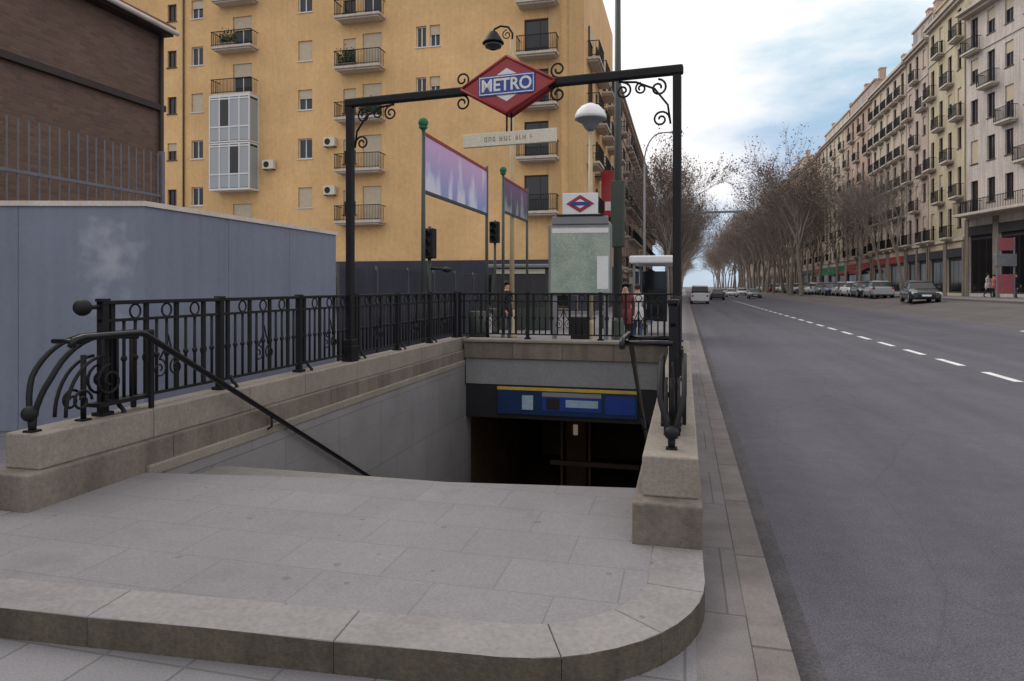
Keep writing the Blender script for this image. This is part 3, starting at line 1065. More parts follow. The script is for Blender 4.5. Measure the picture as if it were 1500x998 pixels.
# lantern lamp with a curled arm
x, y = at_depth(750, 22)
zt = h_at(45, 22)
t = thing('lantern_lamp', 'lamp post whose dark lantern hangs left above the red diamond', 'street lamp', (x, y, 0))
b = MB(M['pole_beige']); pole(b, zt - .3, .085, .06); b.build('pole', t)
b = MB(M['iron'])
b.tube([(0, 0, zt - .4), (.02, 0, zt - .1), (-.12, 0, zt + .12), (-.38, 0, zt + .18), (-.58, 0, zt + .1), (-.63, 0, zt)], .035, 8)
b.tube(spiral((-.17, 0, zt - .12), .16, .04, math.pi / 2, 1.3, 'xz'), .02, 6)
b.build('arm', t)
MB(M['iron']).lathe([(.03, .05), (.14, .0), (.2, -.1), (.34, -.32), (.36, -.36)][::-1], (-.63, 0, zt), 14).build('hood', t)
MB(M['glass']).lathe([(.3, -.365), (.26, -.5), (.1, -.56)][::-1], (-.63, 0, zt), 14).build('lamp_globe', t)
# curved-arm lamp far along the pavement
x, y = at_depth(944, 36)
t = thing('curved_lamp', 'slender street lamp with an arm curving out over the road', 'street lamp', (x, y, 0))
zt = h_at(196, 36)
b = MB(M['grey_metal']); pole(b, zt - 1.6, .08, .05); b.build('pole', t)
pts = [(0, 0, zt - 1.7)] + [(.9 - .9 * math.cos(a), 0, zt - 1.5 + 1.5 * math.sin(a)) for a in [i * math.pi / 16 for i in range(9)]] + [(1.5, 0, zt)]
MB(M['grey_metal']).tube(pts, .035, 8).build('arm', t)
MB(M['grey_metal']).box(1.4, 1.95, -.1, .1, zt - .08, zt + .06, bevel=.04).build('lamp_head', t)


def traffic_light(label, px, w, py_top, arm=0.0):
    x, y = at_depth(px, w)
    z = h_at(py_top, w)
    t = thing('traffic_light', label, 'traffic light', (x, y, 0), 0, 'traffic lights')
    b = MB(M['green_metal']); pole(b, z + .05, .05, .045); b.build('pole', t)
    MB(M['black']).box(-.17, .17, -.16, .08, z - .75, z, bevel=.03).build('signal_box', t)
    for k in range(3):
        zz = z - .14 - .235 * k
        b = MB(M['glass_dark'])
        b.tube([(0, -.16, zz), (0, -.175, zz)], .085, 14); lens = b.build('lens', t)
        b = MB(M['black'])
        for i in range(9):
            a0, a1 = i * math.pi / 9, (i + 1) * math.pi / 9
            b.quad((.1 * math.cos(a0), -.16, zz + .1 * math.sin(a0)), (.1 * math.cos(a1), -.16, zz + .1 * math.sin(a1)),
                   (.1 * math.cos(a1), -.3, zz + .1 * math.sin(a1)), (.1 * math.cos(a0), -.3, zz + .1 * math.sin(a0)))
        b.build('hood', lens)
    if arm:
        MB(M['black']).tube([(0, 0, z - 1.0), (arm, 0, z - 1.0)], .03, 8).lathe([(.02, -.1), (.12, -.06), (.13, 0), (.03, .04)], (arm, 0, z - 1.0), 12).build('side_arm', t)
    return t


traffic_light('black traffic light with a side arm behind the left railing', 629, 17, 335, .46)
traffic_light('small traffic light beside the end post of the lilac banner', 725, 24, 325)
traffic_light('traffic light near the bus shelter by the kerb', 884, 27, 330)

# bus shelter near the kerb
x, y = at_depth(962, 23)
t = thing('bus_shelter', 'bus shelter with a white roof near the kerb', 'bus shelter', (x, y, 0))
MB(M['white']).box(-.78, .72, -1.8, 1.8, 2.38, 2.62, bevel=.05).build('roof', t)
for yy in (-1.6, 1.6):
    MB(M['grey_metal']).box(-.68, -.6, yy - .05, yy + .05, 0, 2.38).build('post', t)
MB(M['glass']).box(-.655, -.63, -1.54, 1.54, .4, 2.2).build('back_pane', t)
MB(M['glass']).box(-.58, .3, 1.59, 1.61, .4, 2.2).build('side_pane', t)
MB(M['steel']).box(-.55, -.15, -1.2, 1.2, .42, .47).box(-.4, -.34, -1.0, -.94, 0, .42).box(-.4, -.34, .94, 1.0, 0, .42).build('bench', t)

# low kiosk between banner and map panel
x, y = at_depth(762, 26)
t = thing('news_kiosk', 'dark shuttered street kiosk behind the end of the stairwell', 'kiosk', (x, y, 0), .1)
MB(M['green_metal']).box(-1.1, 1.1, 0, 1.8, 0, 2.35, bevel=.04).build('cabin', t)
MB(M['grey_metal']).box(-1.3, 1.3, -.25, 2.0, 2.36, 2.5, bevel=.04).build('roof', t)
MB(M['shop_dark']).box(-.95, .95, -.03, -.003, .9, 2.1).build('shutter', t)
MB(M['offwhite']).box(-.95, .95, -.05, -.003, 2.14, 2.32).build('fascia', t)
# litter bin
x, y = at_depth(700, 19)
t = thing('litter_bin', 'dark litter bin on the pavement behind the railing corner', 'litter bin', (x, y, 0))
MB(M['green_metal']).lathe([(.2, .25), (.24, .3), (.27, .95), (.25, .97)], (0, 0, 0), 14).build('bucket', t)
MB(M['iron']).tube([(.3, 0, 0), (.3, 0, 1.1)], .03, 8).build('post', t)

# red hanging sign on the facade along the left pavement
x, y = at_depth(890, 46)
t = thing('hanging_sign', 'tall red shop sign standing out from the left facades', 'sign', (-5.55, y, 0))
MB(M['red']).box(0.1, 1.25, -.1, .1, h_at(318, 46), h_at(250, 46), bevel=.03).build('panel', t)
MB(M['white']).box(.35, 1.0, -.112, -.101, h_at(309, 46), h_at(296, 46)).build('white_mark', t)
for z in (h_at(310, 46), h_at(258, 46)):
    MB(M['iron']).tube([(-.35, 0, z), (.12, 0, z)], .03, 6).build('bracket', t)

# overhead gantry far down the street
yg = 76
zg = 9.6
t = thing('road_gantry', 'thin grey mast arm reaching over the street far away', 'gantry', (0, yg, 0))
MB(M['grey_metal']).tube([(-.9, 0, 0), (-.9, 0, zg + .3)], [.14, .09], 10).build('post', t)
MB(M['grey_metal']).box(-.8, 6.1, -.1, .1, zg - .1, zg + .1).build('crossbar', t)

# ------------------------------------------------------------------ hoarding
P0 = at_depth(-160, 7.7); P1 = at_depth(212, 7.75); P2 = at_depth(492, 12.1)
h1, h2 = h_at(303, 7.75), h_at(345, 12.1)
hz = 2.56
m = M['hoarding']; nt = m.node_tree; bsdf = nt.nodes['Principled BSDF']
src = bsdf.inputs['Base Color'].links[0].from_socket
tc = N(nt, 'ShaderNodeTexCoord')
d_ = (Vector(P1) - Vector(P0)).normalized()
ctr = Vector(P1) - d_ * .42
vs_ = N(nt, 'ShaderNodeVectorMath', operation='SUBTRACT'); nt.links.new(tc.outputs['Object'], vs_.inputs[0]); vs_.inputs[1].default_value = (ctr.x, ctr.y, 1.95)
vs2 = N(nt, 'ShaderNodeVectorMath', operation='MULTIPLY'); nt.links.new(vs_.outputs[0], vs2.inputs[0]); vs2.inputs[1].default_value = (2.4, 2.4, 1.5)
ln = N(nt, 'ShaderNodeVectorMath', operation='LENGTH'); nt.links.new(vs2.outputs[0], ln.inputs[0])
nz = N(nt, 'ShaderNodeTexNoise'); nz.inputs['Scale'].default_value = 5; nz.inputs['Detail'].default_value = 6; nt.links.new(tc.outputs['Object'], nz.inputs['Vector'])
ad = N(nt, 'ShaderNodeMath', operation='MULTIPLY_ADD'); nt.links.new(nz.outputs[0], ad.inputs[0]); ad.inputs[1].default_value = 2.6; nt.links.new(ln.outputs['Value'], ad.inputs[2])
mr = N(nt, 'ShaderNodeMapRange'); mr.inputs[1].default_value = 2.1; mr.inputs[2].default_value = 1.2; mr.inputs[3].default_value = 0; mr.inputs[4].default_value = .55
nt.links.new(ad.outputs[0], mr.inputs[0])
mx = N(nt, 'ShaderNodeMix', data_type='RGBA'); nt.links.new(mr.outputs[0], mx.inputs[0]); nt.links.new(src, mx.inputs[6]); mx.inputs[7].default_value = lin((176, 178, 188)) + (1,)  # soft pale patch: glare on the sheet painted into its colour
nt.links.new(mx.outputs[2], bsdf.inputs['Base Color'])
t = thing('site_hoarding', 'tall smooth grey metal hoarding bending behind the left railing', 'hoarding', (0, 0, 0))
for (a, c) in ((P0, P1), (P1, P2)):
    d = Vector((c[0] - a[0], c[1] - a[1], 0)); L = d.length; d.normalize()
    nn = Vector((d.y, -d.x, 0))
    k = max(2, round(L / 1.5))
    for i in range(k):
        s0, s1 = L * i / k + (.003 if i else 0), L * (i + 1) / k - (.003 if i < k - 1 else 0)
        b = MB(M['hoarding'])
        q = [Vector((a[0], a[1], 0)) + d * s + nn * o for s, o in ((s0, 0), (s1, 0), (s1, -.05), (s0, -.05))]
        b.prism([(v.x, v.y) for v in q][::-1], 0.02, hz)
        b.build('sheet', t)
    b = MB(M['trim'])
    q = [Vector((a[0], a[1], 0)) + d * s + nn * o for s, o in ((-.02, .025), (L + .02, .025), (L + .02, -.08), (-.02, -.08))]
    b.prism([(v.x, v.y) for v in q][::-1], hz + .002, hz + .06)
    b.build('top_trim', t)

# low dark fence along the site behind the railing
Pa = at_depth(495, 13.2); Pb = at_depth(716, 23)
t = thing('site_fence', 'low dark blue site fence behind the left railing below the ochre block', 'fence', (0, 0, 0))
d = Vector((Pb[0] - Pa[0], Pb[1] - Pa[1], 0)); L = d.length; d.normalize(); nn = Vector((d.y, -d.x, 0))
for i in range(6):
    s0, s1 = L * i / 6 + .03, L * (i + 1) / 6 - .03
    q = [Vector((Pa[0], Pa[1], 0)) + d * s_ + nn * o for s_, o in ((s0, 0), (s1, 0), (s1, -.04), (s0, -.04))]
    MB(M['shop_navy']).prism([(v.x, v.y) for v in q][::-1], .08, 2.02 + .03 * (i % 2)).build('sheet', t)
    q = Vector((Pa[0], Pa[1], 0)) + d * (s0 - .03)
    MB(M['shop_dark']).tube([(q.x, q.y, 0), (q.x, q.y, 2.1)], .03, 8).build('post', t)

# tall bar fence behind it
xf = -9.4
t = thing('bar_fence', 'tall grey vertical bar fence in front of the brown brick building', 'fence', (xf, 3.0, 0))
yF = (xf * FPX / (CY * (236 - 1003)) + xf * SY) / CY - 3.0
for i in range(int(yF / .17)):
    MB(M['fence_grey']).tube([(0, .1 + i * .17, .0), (0, .1 + i * .17, 4.1)], .014, 6, smooth=False).build('bar', t)
MB(M['fence_grey']).box(-.02, .02, 0, yF, 3.3, 3.35).build('rail', t)
MB(M['fence_grey']).box(-.02, .02, 0, yF, .3, .35).build('rail', t)
MB(M['fence_grey']).box(-.04, .04, yF - .03, yF + .05, 0, 4.15).build('post', t)

# ------------------------------------------------------------------ buildings
def facade_wall(mb, W, Ht, holes, y=0.0, depth=.22, mi=0, ri=None):
    """front sheet facing -y with recessed rectangular openings; holes are (x0, x1, z0, z1)"""
    ri = mi if ri is None else ri
    xsn = sorted({0.0, W} | {round(v, 4) for h in holes for v in h[:2]})
    zsn = sorted({0.0, Ht} | {round(v, 4) for h in holes for v in h[2:]})
    hs = [tuple(round(v, 4) for v in h) for h in holes]
    for i in range(len(xsn) - 1):
        run = None
        for j in range(len(zsn) - 1):
            cx, cz = (xsn[i] + xsn[i + 1]) / 2, (zsn[j] + zsn[j + 1]) / 2
            inside = any(h[0] < cx < h[1] and h[2] < cz < h[3] for h in hs)
            if not inside:
                if run is None:
                    run = zsn[j]
            if (inside or j == len(zsn) - 2) and run is not None:
                top = zsn[j] if inside else zsn[j + 1]
                mb.quad((xsn[i], y, run), (xsn[i + 1], y, run), (xsn[i + 1], y, top), (xsn[i], y, top), mi)
                run = None
    for h in hs:
        x0, x1, z0, z1 = h
        d = y + depth
        mb.quad((x0, y, z0), (x1, y, z0), (x1, d, z0), (x0, d, z0), ri)
        mb.quad((x0, y, z1), (x1, y, z1), (x1, d, z1), (x0, d, z1), ri)
        mb.quad((x0, y, z0), (x0, y, z1), (x0, d, z1), (x0, d, z0), ri)
        mb.quad((x1, y, z0), (x1, y, z1), (x1, d, z1), (x1, d, z0), ri)


def shell(mb, W, D, Ht, mi=0):
    mb.quad((0, 0, Ht), (W, 0, Ht), (W, D, Ht), (0, D, Ht), mi)
    mb.quad((0, 0, 0), (0, D, 0), (0, D, Ht), (0, 0, Ht), mi)
    mb.quad((W, 0, 0), (W, D, 0), (W, D, Ht), (W, 0, Ht), mi)
    mb.quad((0, D, 0), (W, D, 0), (W, D, Ht), (0, D, Ht), mi)


WCACHE = {}


def window_mesh(w, h, frame, kind):
    """frame at the back of a recess, centred on x, sill at z=0; kind: dark / half / shut"""
    key = (round(w, 2), round(h, 2), frame.name, kind)
    if key in WCACHE:
        return WCACHE[key]
    b = MB(frame, M['glass'], M['blind'])
    fw = .07
    y0, y1 = .13, .2
    b.box(-w / 2, -w / 2 + fw, y0, y1, 0, h); b.box(w / 2 - fw, w / 2, y0, y1, 0, h)
    b.box(-w / 2 + fw, w / 2 - fw, y0, y1, 0, fw); b.box(-w / 2 + fw, w / 2 - fw, y0, y1, h - fw, h)
    b.box(-.035, .035, y0 + .01, y1, fw, h - fw)
    b.quad((-w / 2, .185, 0), (w / 2, .185, 0), (w / 2, .185, h), (-w / 2, .185, h), 1)
    if kind != 'dark':
        zb = h * (.55 if kind == 'half' else .04)
        b.box(-w / 2 + .02, w / 2 - .02, .09, .12, zb, h, 2)
    b.box(-w / 2 - .06, w / 2 + .06, -.06, .13, -.07, -.003)
    me = b.data('window')
    WCACHE[key] = me
    return me


BCACHE = {}


def balcony_meshes(w, d=.75, rail=M['iron'], slab=M['stone_trim']):
    key = (round(w, 2), round(d, 2), rail.name, slab.name)
    if key in BCACHE:
        return BCACHE[key]
    b = MB(slab)
    b.box(-w / 2, w / 2, -d, -.003, -.16, 0, bevel=.02)
    b.box(-w / 2 + .12, w / 2 - .12, -d + .12, -.003, -.26, -.161)
    s = b.data('balcony')
    b = MB(rail)
    n = max(6, int(w / .11))
    for i in range(n + 1):
        x = -w / 2 + .04 + (w - .08) * i / n
        b.box(x - .011, x + .011, -d + .03, -d + .052, .0, .96)
    for s_ in (-1, 1):
        for i in range(4):
            y = -d + .06 + (d - .1) * i / 4
            b.box(s_ * (w / 2 - .04) - .011, s_ * (w / 2 - .04) + .011, y, y + .022, 0, .96)
        b.box(s_ * (w / 2 - .04) - .025, s_ * (w / 2 - .04) + .025, -d + .02, 0, .961, 1.0)
    b.box(-w / 2, w / 2, -d + .015, -d + .065, .961, 1.002)
    b.box(-w / 2, w / 2, -d + .025, -d + .055, .08, .11)
    r_ = b.data('balcony_railing')
    BCACHE[key] = (s, r_)
    return BCACHE[key]


def add_balcony(root, x, z, w, d=.75, y=0.0, rz=0.0, rail=None, slab=None, parent=None):
    s, r_ = balcony_meshes(w, d, rail or M['iron'], slab or M['stone_trim'])
    o = put(s, 'balcony', root, (x, y, z), (0, 0, rz))
    put(r_, 'balcony_railing', o)
    return o


def townhouse(label, loc, rz, W, D, floors, fh, gh, cols, ww, wh, wall, frame, shop, balc, cat='building', cornice=.5, attic=True, group=None, seed=0,
              shopmat=None, awning=None, ground_bays=None, trimfloor=True):
    rnd = random.Random(seed)
    t = thing('apartment_building', label, cat, loc, rz, group)
    Ht = gh + floors * fh
    holes = []
    bay = W / cols
    for k in range(floors):
        for c in range(cols):
            x = bay * (c + .5)
            tall = balc and ((c + k) % balc == 0)
            z0 = gh + k * fh + (.12 if tall else .85)
            h = wh + (.75 if tall else 0)
            holes.append((x - ww / 2, x + ww / 2, z0, z0 + h, tall, x, k))
    gb = ground_bays or max(2, cols // 2)
    gbay = W / gb
    gholes = []
    for c in range(gb):
        x = gbay * (c + .5)
        gholes.append((x - gbay * .4, x + gbay * .4, .25, gh - .9))
    b = MB(wall)
    facade_wall(b, W, Ht, [h[:4] for h in holes] + gholes, 0, .24)
    shell(b, W, D, Ht)
    b.build('wall', t)
    for h in holes:
        kind = rnd.choice(('dark',) * 7 + ('half', 'half', 'shut') if not h[4] else ('dark', 'dark', 'half'))
        put(window_mesh(ww, h[3] - h[2], frame, kind), 'window', t, (h[5], 0, h[2]))
        if h[4]:
            add_balcony(t, h[5], h[2] - .02, ww + 1.0, .6)
    for g in gholes:
        s = MB(shop)
        s.box(g[0] + .003, g[1] - .003, .14, .22, g[2] + .003, g[3] - .003)
        so = s.build('shopfront', t)
        n = 3
        p = MB(M['glass_dark'])
        for i in range(n):
            x0 = g[0] + .1 + (g[1] - g[0] - .2) * i / n
            p.box(x0 + .04, x0 + (g[1] - g[0] - .2) / n - .04, .125, .139, g[2] + .15, g[3] - 1.1)
        p.build('pane', so)
        f_ = MB(rnd.choice(shopmat or [M['shop_dark'], M['darkred'], M['offwhite'], M['shop_blue']]))
        f_.box(g[0], g[1], -.1, .13, g[3] - .75, g[3] - .02)
        f_.build('fascia', so)
        if awning is not None:
            a = MB(awning)
            a.prism([(g[0], -1.3), (g[1], -1.3), (g[1], -.11), (g[0], -.11)], 0, .03)
            for v in a.bm.verts:
                v.co.z += g[3] - 1.15 + (v.co.y + 1.3) * .35
            for i in range(7):
                xx = g[0] + (g[1] - g[0]) * i / 7
                a.quad((xx, -1.3, g[3] - 1.15), (xx + (g[1] - g[0]) / 7 - .03, -1.3, g[3] - 1.15), (xx + (g[1] - g[0]) / 7 - .03, -1.3, g[3] - 1.4), (xx, -1.3, g[3] - 1.4))
            a.build('awning', so)
    edges = [0] + [v for g in gholes for v in g[:2]] + [W]
    for i in range(0, len(edges), 2):
        if edges[i + 1] - edges[i] > .1:
            MB(M['pier']).box(edges[i] + .01, edges[i + 1] - .01, -.07, -.003, .02, gh - .31, bevel=.02).build('pier', t)
    # string courses and cornice
    b = MB(M['stone_trim'])
    b.box(-.02, W + .02, -.14, -.003, gh - .3, gh - .05)
    b.build('string_course', t)
    if trimfloor:
        MB(M['stone_trim']).box(-.02, W + .02, -.08, -.003, Ht - fh - .12, Ht - fh + .02).build('string_course', t)
    b = MB(M['stone_trim'])
    b.box(-.1, W + .1, -cornice, .3, Ht + .003, Ht + .22)
    b.box(-.05, W + .05, -cornice * .6, .3, Ht - .25, Ht)
    b.build('cornice', t)
    if attic:
        b = MB(wall, M['glass_dark'])
        ah = rnd.choice((1.0, 2.6, 2.2, 1.6))
        b.box(.3, W - .3, .5, D - .5, Ht + .23, Ht + ah)
        b.box(.2, W - .2, .35, D - .4, Ht + ah, Ht + ah + .2)
        for c in range(cols):
            x = bay * (c + .5)
            if .8 < x < W - .8 and ah > 1.5:
                b.box(x - .5, x + .5, .48, .497, Ht + .45, Ht + ah - .25, 1)
        b.build('attic', t)
        for i in range(2):
            x = rnd.uniform(1, W - 1.5)
            MB(M['wall_d']).box(x, x + .8, 1.2, 1.9, Ht + ah + .2, Ht + ah + 1.6).box(x - .06, x + .86, 1.14, 1.96, Ht + ah + 1.6, Ht + ah + 1.75).build('chimney', t)
    return t


# the ochre block that closes the view on the left
YB = 41.0
XB0, XB1 = -41.0, -5.9
WB = XB1 - XB0
HB = 22.9
yb = thing('ochre_building', 'tall ochre apartment block with stacked balconies and a glazed bay', 'building', (XB0, YB, 0))
bx = lambda px: col_at_y(px, YB)[0] - XB0
bw = lambda px: col_at_y(px, YB)[1]
holes = []
wins = []
def hole(px, zc, w, h, kind, frame='frame_white'):
    x = bx(px)
    z0 = zc - h / 2
    if z0 + h > HB - .3:
        return
    holes.append((x - w / 2, x + w / 2, z0, z0 + h))
    wins.append((x, z0, w, h, kind, frame))
rows = [4.35 + 3.28 * k for k in range(6)]
rnd = random.Random(4)
for i, z in enumerate(rows):
    hole(252, z + .3, .75, 1.2, ('dark', 'dark', 'half', 'dark', 'dark')[i % 5], 'frame_brown')
    hole(289, z + .35, .95, 1.3, ('half', 'dark', 'dark', 'shut', 'dark')[i % 5], 'frame_white')
    hole(447, z, 1.05, 1.35, ('dark', 'shut', 'dark', 'half', 'shut')[i % 5], 'frame_white')
    if i in (3, 4):
        hole(617, z + .2, .7, 1.35, 'dark', 'frame_white')
        hole(637, z + .2, .7, 1.35, 'half', 'frame_white')
b350 = [5.1, 8.3, 11.5, 14.75, 18.0, 21.25]
b530 = [5.9, 9.25, 12.6, 15.9, 19.2]
b790 = [6.2, 9.5, 12.7, 15.8, 18.95]
for i, z in enumerate(b350):
    if i not in (1, 2):
        hole(355, z + 1.2, 1.5, 2.1, ('shut', 'dark', 'half', 'half', 'half', 'dark')[i], 'frame_white')
for i, z in enumerate(b530):
    hole(545, z + 1.22, 1.35, 2.2, ('shut', 'shut', 'half', 'shut', 'dark')[i], 'frame_white')
    hole(512, z + 1.3, .9, 1.6, 'half', 'frame_brown')
for i, z in enumerate(b790):
    hole(790, z + 1.2, 1.9, 2.2, 'dark', 'frame_brown')
# shop openings at street level
shops = [(12.5, 17.5), (18.3, 23.6), (24.4, 29.4), (30.2, 34.3)]
for s in shops:
    holes.append((s[0], s[1], .3, 2.45))
b = MB(M['yellow'])
facade_wall(b, WB, HB, holes, 0, .25)
D_ = 17.0
shell(b, WB, D_, HB)
b.build('wall', yb)
for (x, z0, w, h, kind, frame) in wins:
    o = put(window_mesh(w, h, M[frame], kind), 'window', yb, (x, 0, z0))
MB(M['shop_blue']).box(11.8, WB - .4, -.06, -.003, .02, .28).build('plinth', yb)
for a, c in zip([(0, 11.8)] + shops, shops + [(WB - .4, 0)]):
    MB(M['shop_blue']).box(a[1] + .02, c[0] - .02, -.06, -.003, .3, 2.34).build('cladding', yb)
for s in shops:
    so = MB(M['shop_dark']).box(s[0] + .003, s[1] - .003, .15, .22, .303, 2.447).build('shopfront', yb)
    MB(M['glass_dark']).box(s[0] + .2, s[1] - .2, .13, .148, .5, 2.2).build('pane', so)
MB(M['shop_blue']).box(11.8, WB - .4, -.22, -.003, 2.5, 3.3).build('fascia', yb)
MB(M['shop_blue']).prism([(11.8, -1.2), (WB - 5.0, -1.2), (WB - 5.0, -.23), (11.8, -.23)], 2.35, 2.42).build('awning', yb)
MB(M['shop_blue']).box(WB - .36, WB + .07, -.07, -.005, .02, 3.3).box(WB + .003, WB + .07, -.004, D_, .02, 3.3).build('cladding', yb)
# pale vertical pilaster at the corner and a drainpipe
MB(M['yellow2']).box(WB - 2.15, WB - 1.45, -.12, -.003, 3.4, HB - .2).box(WB - .9, WB + .004, -.14, -.003, 3.4, HB - .2).build('pilaster', yb)
MB(M['frame_brown']).tube([(bx(270), -.09, 3.4), (bx(270), -.09, HB)], .06, 8).build('drainpipe', yb)
MB(M['yellow2']).box(-.1, WB + .1, -.35, .2, HB + .003, HB + .3).build('cornice', yb)
for i, z in enumerate(b350):
    if i in (1, 2):
        # glazed bay
        W_, Dd = 3.15, 1.05
        o = MB(M['frame_white']).box(-W_ / 2, W_ / 2, -Dd, -.003, -.14, 0).build('glazed_bay', yb, (bx(350), 0, z))
        MB(M['frame_white']).box(-W_ / 2, W_ / 2, -Dd, -.003, 2.95, 3.1).build('bay_roof', o)
        b = MB(M['frame_white'])
        for k in range(5):
            x = -W_ / 2 + .04 + (W_ - .08) * k / 4
            b.box(x - .045, x + .045, -Dd - .01, -Dd + .06, 0, 2.95)
        for sx in (-1, 1):
            b.box(sx * (W_ / 2 - .04) - .04, sx * (W_ / 2 - .04) + .04, -.1, -.003, 0, 2.95)
        for zz in (.95, 2.85):
            b.box(-W_ / 2, W_ / 2, -Dd - .012, -Dd + .05, zz - .06, zz + .04)
        b.build('frame', o)
        for k in range(4):
            x0 = -W_ / 2 + .09 + (W_ - .08) * k / 4
            x1 = x0 + (W_ - .08) / 4 - .1
            MB(M['glass_blue'] if (k + i) % 3 else M['glass_dark']).box(x0, x1, -Dd + .02, -Dd + .035, 1.0, 2.78).build('pane', o)
            if (k + i) % 2:
                MB(M['curtain']).box(x0, x1, -Dd + .06, -Dd + .08, 1.2, 2.7).build('curtain', o)
        MB(M['glass_blue']).box(-W_ / 2 + .08, W_ / 2 - .08, -Dd + .02, -Dd + .04, .04, .88).build('parapet_panel', o)
        MB(M['glass_blue']).box(-W_ / 2 + .03, -W_ / 2 + .05, -Dd + .1, -.12, .04, 2.8).box(W_ / 2 - .05, W_ / 2 - .03, -Dd + .1, -.12, .04, 2.8).build('side_pane', o)
    else:
        add_balcony(yb, bx(350), z, 3.1, .95)
for z in b530:
    add_balcony(yb, bx(532), z, 3.2, 1.0)
for z in b790:
    add_balcony(yb, bx(790), z, 2.5, 1.0)
# street side of the same block
for k in range(4):
    z = 6.2 + 3.25 * k
    for j in range(4):
        yy = 2.6 + 3.9 * j
        put(window_mesh(1.4, 2.1, M['frame_brown'], ('dark', 'half')[(j + k) % 2]), 'window', yb, (WB + .22, yy, z + .05), (0, 0, math.pi / 2))
        add_balcony(yb, WB, z, 2.6, .8, yy, math.pi / 2)
for px, z in ((397, 9.6), (486, 10.9), (486, 7.7)):
    x = bx(px)
    t = thing('air_conditioner', {9.6: 'white air conditioner box beside the lower glazed bay', 10.9: 'upper air conditioner box left of the balcony stack on the ochre wall',
                                  7.7: 'lower air conditioner box left of the balcony stack on the ochre wall'}[z], 'air conditioner', (XB0 + x, YB, z), 0, 'air conditioners on the ochre block')
    MB(M['offwhite']).box(-.42, .42, -.42, -.1, 0, .6, bevel=.02).build('case', t)
    b = MB(M['black'])
    b.torus((-.1, -.424, .3), .2, .012, 'y', 16, 5); b.tube([(-.1, -.421, .3), (-.1, -.425, .3)], .19, 16)
    b.build('fan_grille', t)
    MB(M['iron']).box(-.35, -.3, -.4, 0, -.05, -.003).box(.3, .35, -.4, 0, -.05, -.003).build('bracket', t)

# brown brick building behind the hoarding
xbk = -12.0
yend = (xbk * FPX / (CY * (238 - 1003)) + xbk * SY) / CY
t = thing('brick_building', 'dark brown brick building with an eave behind the hoarding', 'building', (xbk, -4, 0), math.pi / 2)
Lk = yend + 4
b = MB(M['brown_brick'])
facade_wall(b, Lk, 7.55, [], 0)
shell(b, Lk, 9, 7.55)
b.build('wall', t)
MB(M['brown_trim']).box(0, Lk + .01, -.1, -.003, 5.78, 5.92).build('string_course', t)
MB(M['tile'], M['brown_trim']).box(-.2, Lk + .04, -.28, 9.2, 7.553, 7.7, 1).prism([(-.2, -.33), (Lk + .06, -.33), (Lk + .06, 9.2), (-.2, 9.2)], 7.702, 7.78).build('roof', t)
MB(M['trim']).tube([(Lk - 2.6, -.38, 7.66), (Lk + .06, -.38, 7.62)], .06, 8).build('gutter', t)
MB(M['brown_trim']).tube([(Lk - .12, -.08, .1), (Lk - .12, -.08, 7.5)], .05, 8).build('drainpipe', t)
for i in range(3):
    MB(M['brown_brick']).box(Lk - 5.2 - 5 * i, Lk - 4.75 - 5 * i, -.09, -.003, 0, 5.77).build('pilaster', t)

# facades along the left pavement beyond the ochre block
LX = -5.9
specs = [(58.2, 16, 'wall_j', 'dark red brick block just beyond the ochre one', 5, 3.2, 3.4, 2),
         (74.4, 17, 'wall_d', 'reddish block with dark balconies along the left pavement', 5, 3.15, 3.6, 1),
         (91.6, 18, 'wall_h', 'grey brown block with dark balconies further down the left side', 5, 3.2, 3.4, 2),
         (109.8, 22, 'wall_f', 'last brown block before the bare trees on the left', 5, 3.1, 3.4, 1)]
for i, (y0, L, wm, lab, fl, fh, gh, bal) in enumerate(specs):
    townhouse(lab, (LX, y0, 0), math.pi / 2, L, 12, fl, fh, gh, int(L / 2.7), 1.15, 1.45, M[wm], M['frame_brown'], M['shop_dark'], bal,
              attic=False, seed=i + 3, cornice=.45)

# buildings on the far side, nearest last
FX, FZ = 22.6, .85
far = [
    (64.4, 8.6, 'wall_b', 'tall sandy yellow house with narrow paired windows across the street', 6, 3.35, 5.0, 4, 2, None),
    (73.2, 6.4, 'wall_c', 'slim pink house beside the sandy yellow one', 6, 3.25, 5.0, 3, 2, None),
    (79.8, 13.5, 'wall_e', 'grey beige house behind the nearest bare tree', 6, 3.2, 5.0, 5, 1, None),
    (93.5, 14, 'wall_d', 'rust brown brick house among the street trees', 6, 3.2, 4.8, 5, 2, M['darkred']),
    (107.7, 18, 'wall_g', 'pale beige house with the green awnings', 6, 3.2, 4.8, 6, 2, M['green_awning']),
    (126, 20, 'wall_f', 'brown house beyond the green awnings', 6, 3.15, 4.8, 7, 2, None),
    (146.3, 24, 'wall_i', 'ochre brown house half hidden by far trees', 6, 3.2, 4.8, 8, 2, None),
    (170.6, 28, 'wall_j', 'dark red house far down the right side', 6, 3.2, 4.8, 8, 0, None),
    (199, 40, 'wall_h', 'grey brown row far down the right side', 6, 3.2, 4.8, 11, 0, None),
    (239.5, 60, 'wall_f', 'most distant brown row on the right side', 6, 3.2, 4.8, 12, 0, None),
]
for i, (y0, L, wm, lab, fl, fh, gh, cols, bal, aw) in enumerate(far):
    townhouse(lab, (FX, y0 + L, FZ), -math.pi / 2, L, 14, fl, fh, gh, cols, 1.05 if L > 10 else .85, 1.75, M[wm], M['frame_brown'], M['shop_dark'], bal,
              seed=20 + i, awning=aw, shopmat=[M['darkred']] if aw == M['darkred'] else ([M['green_awning']] if aw == M['green_awning'] else None))
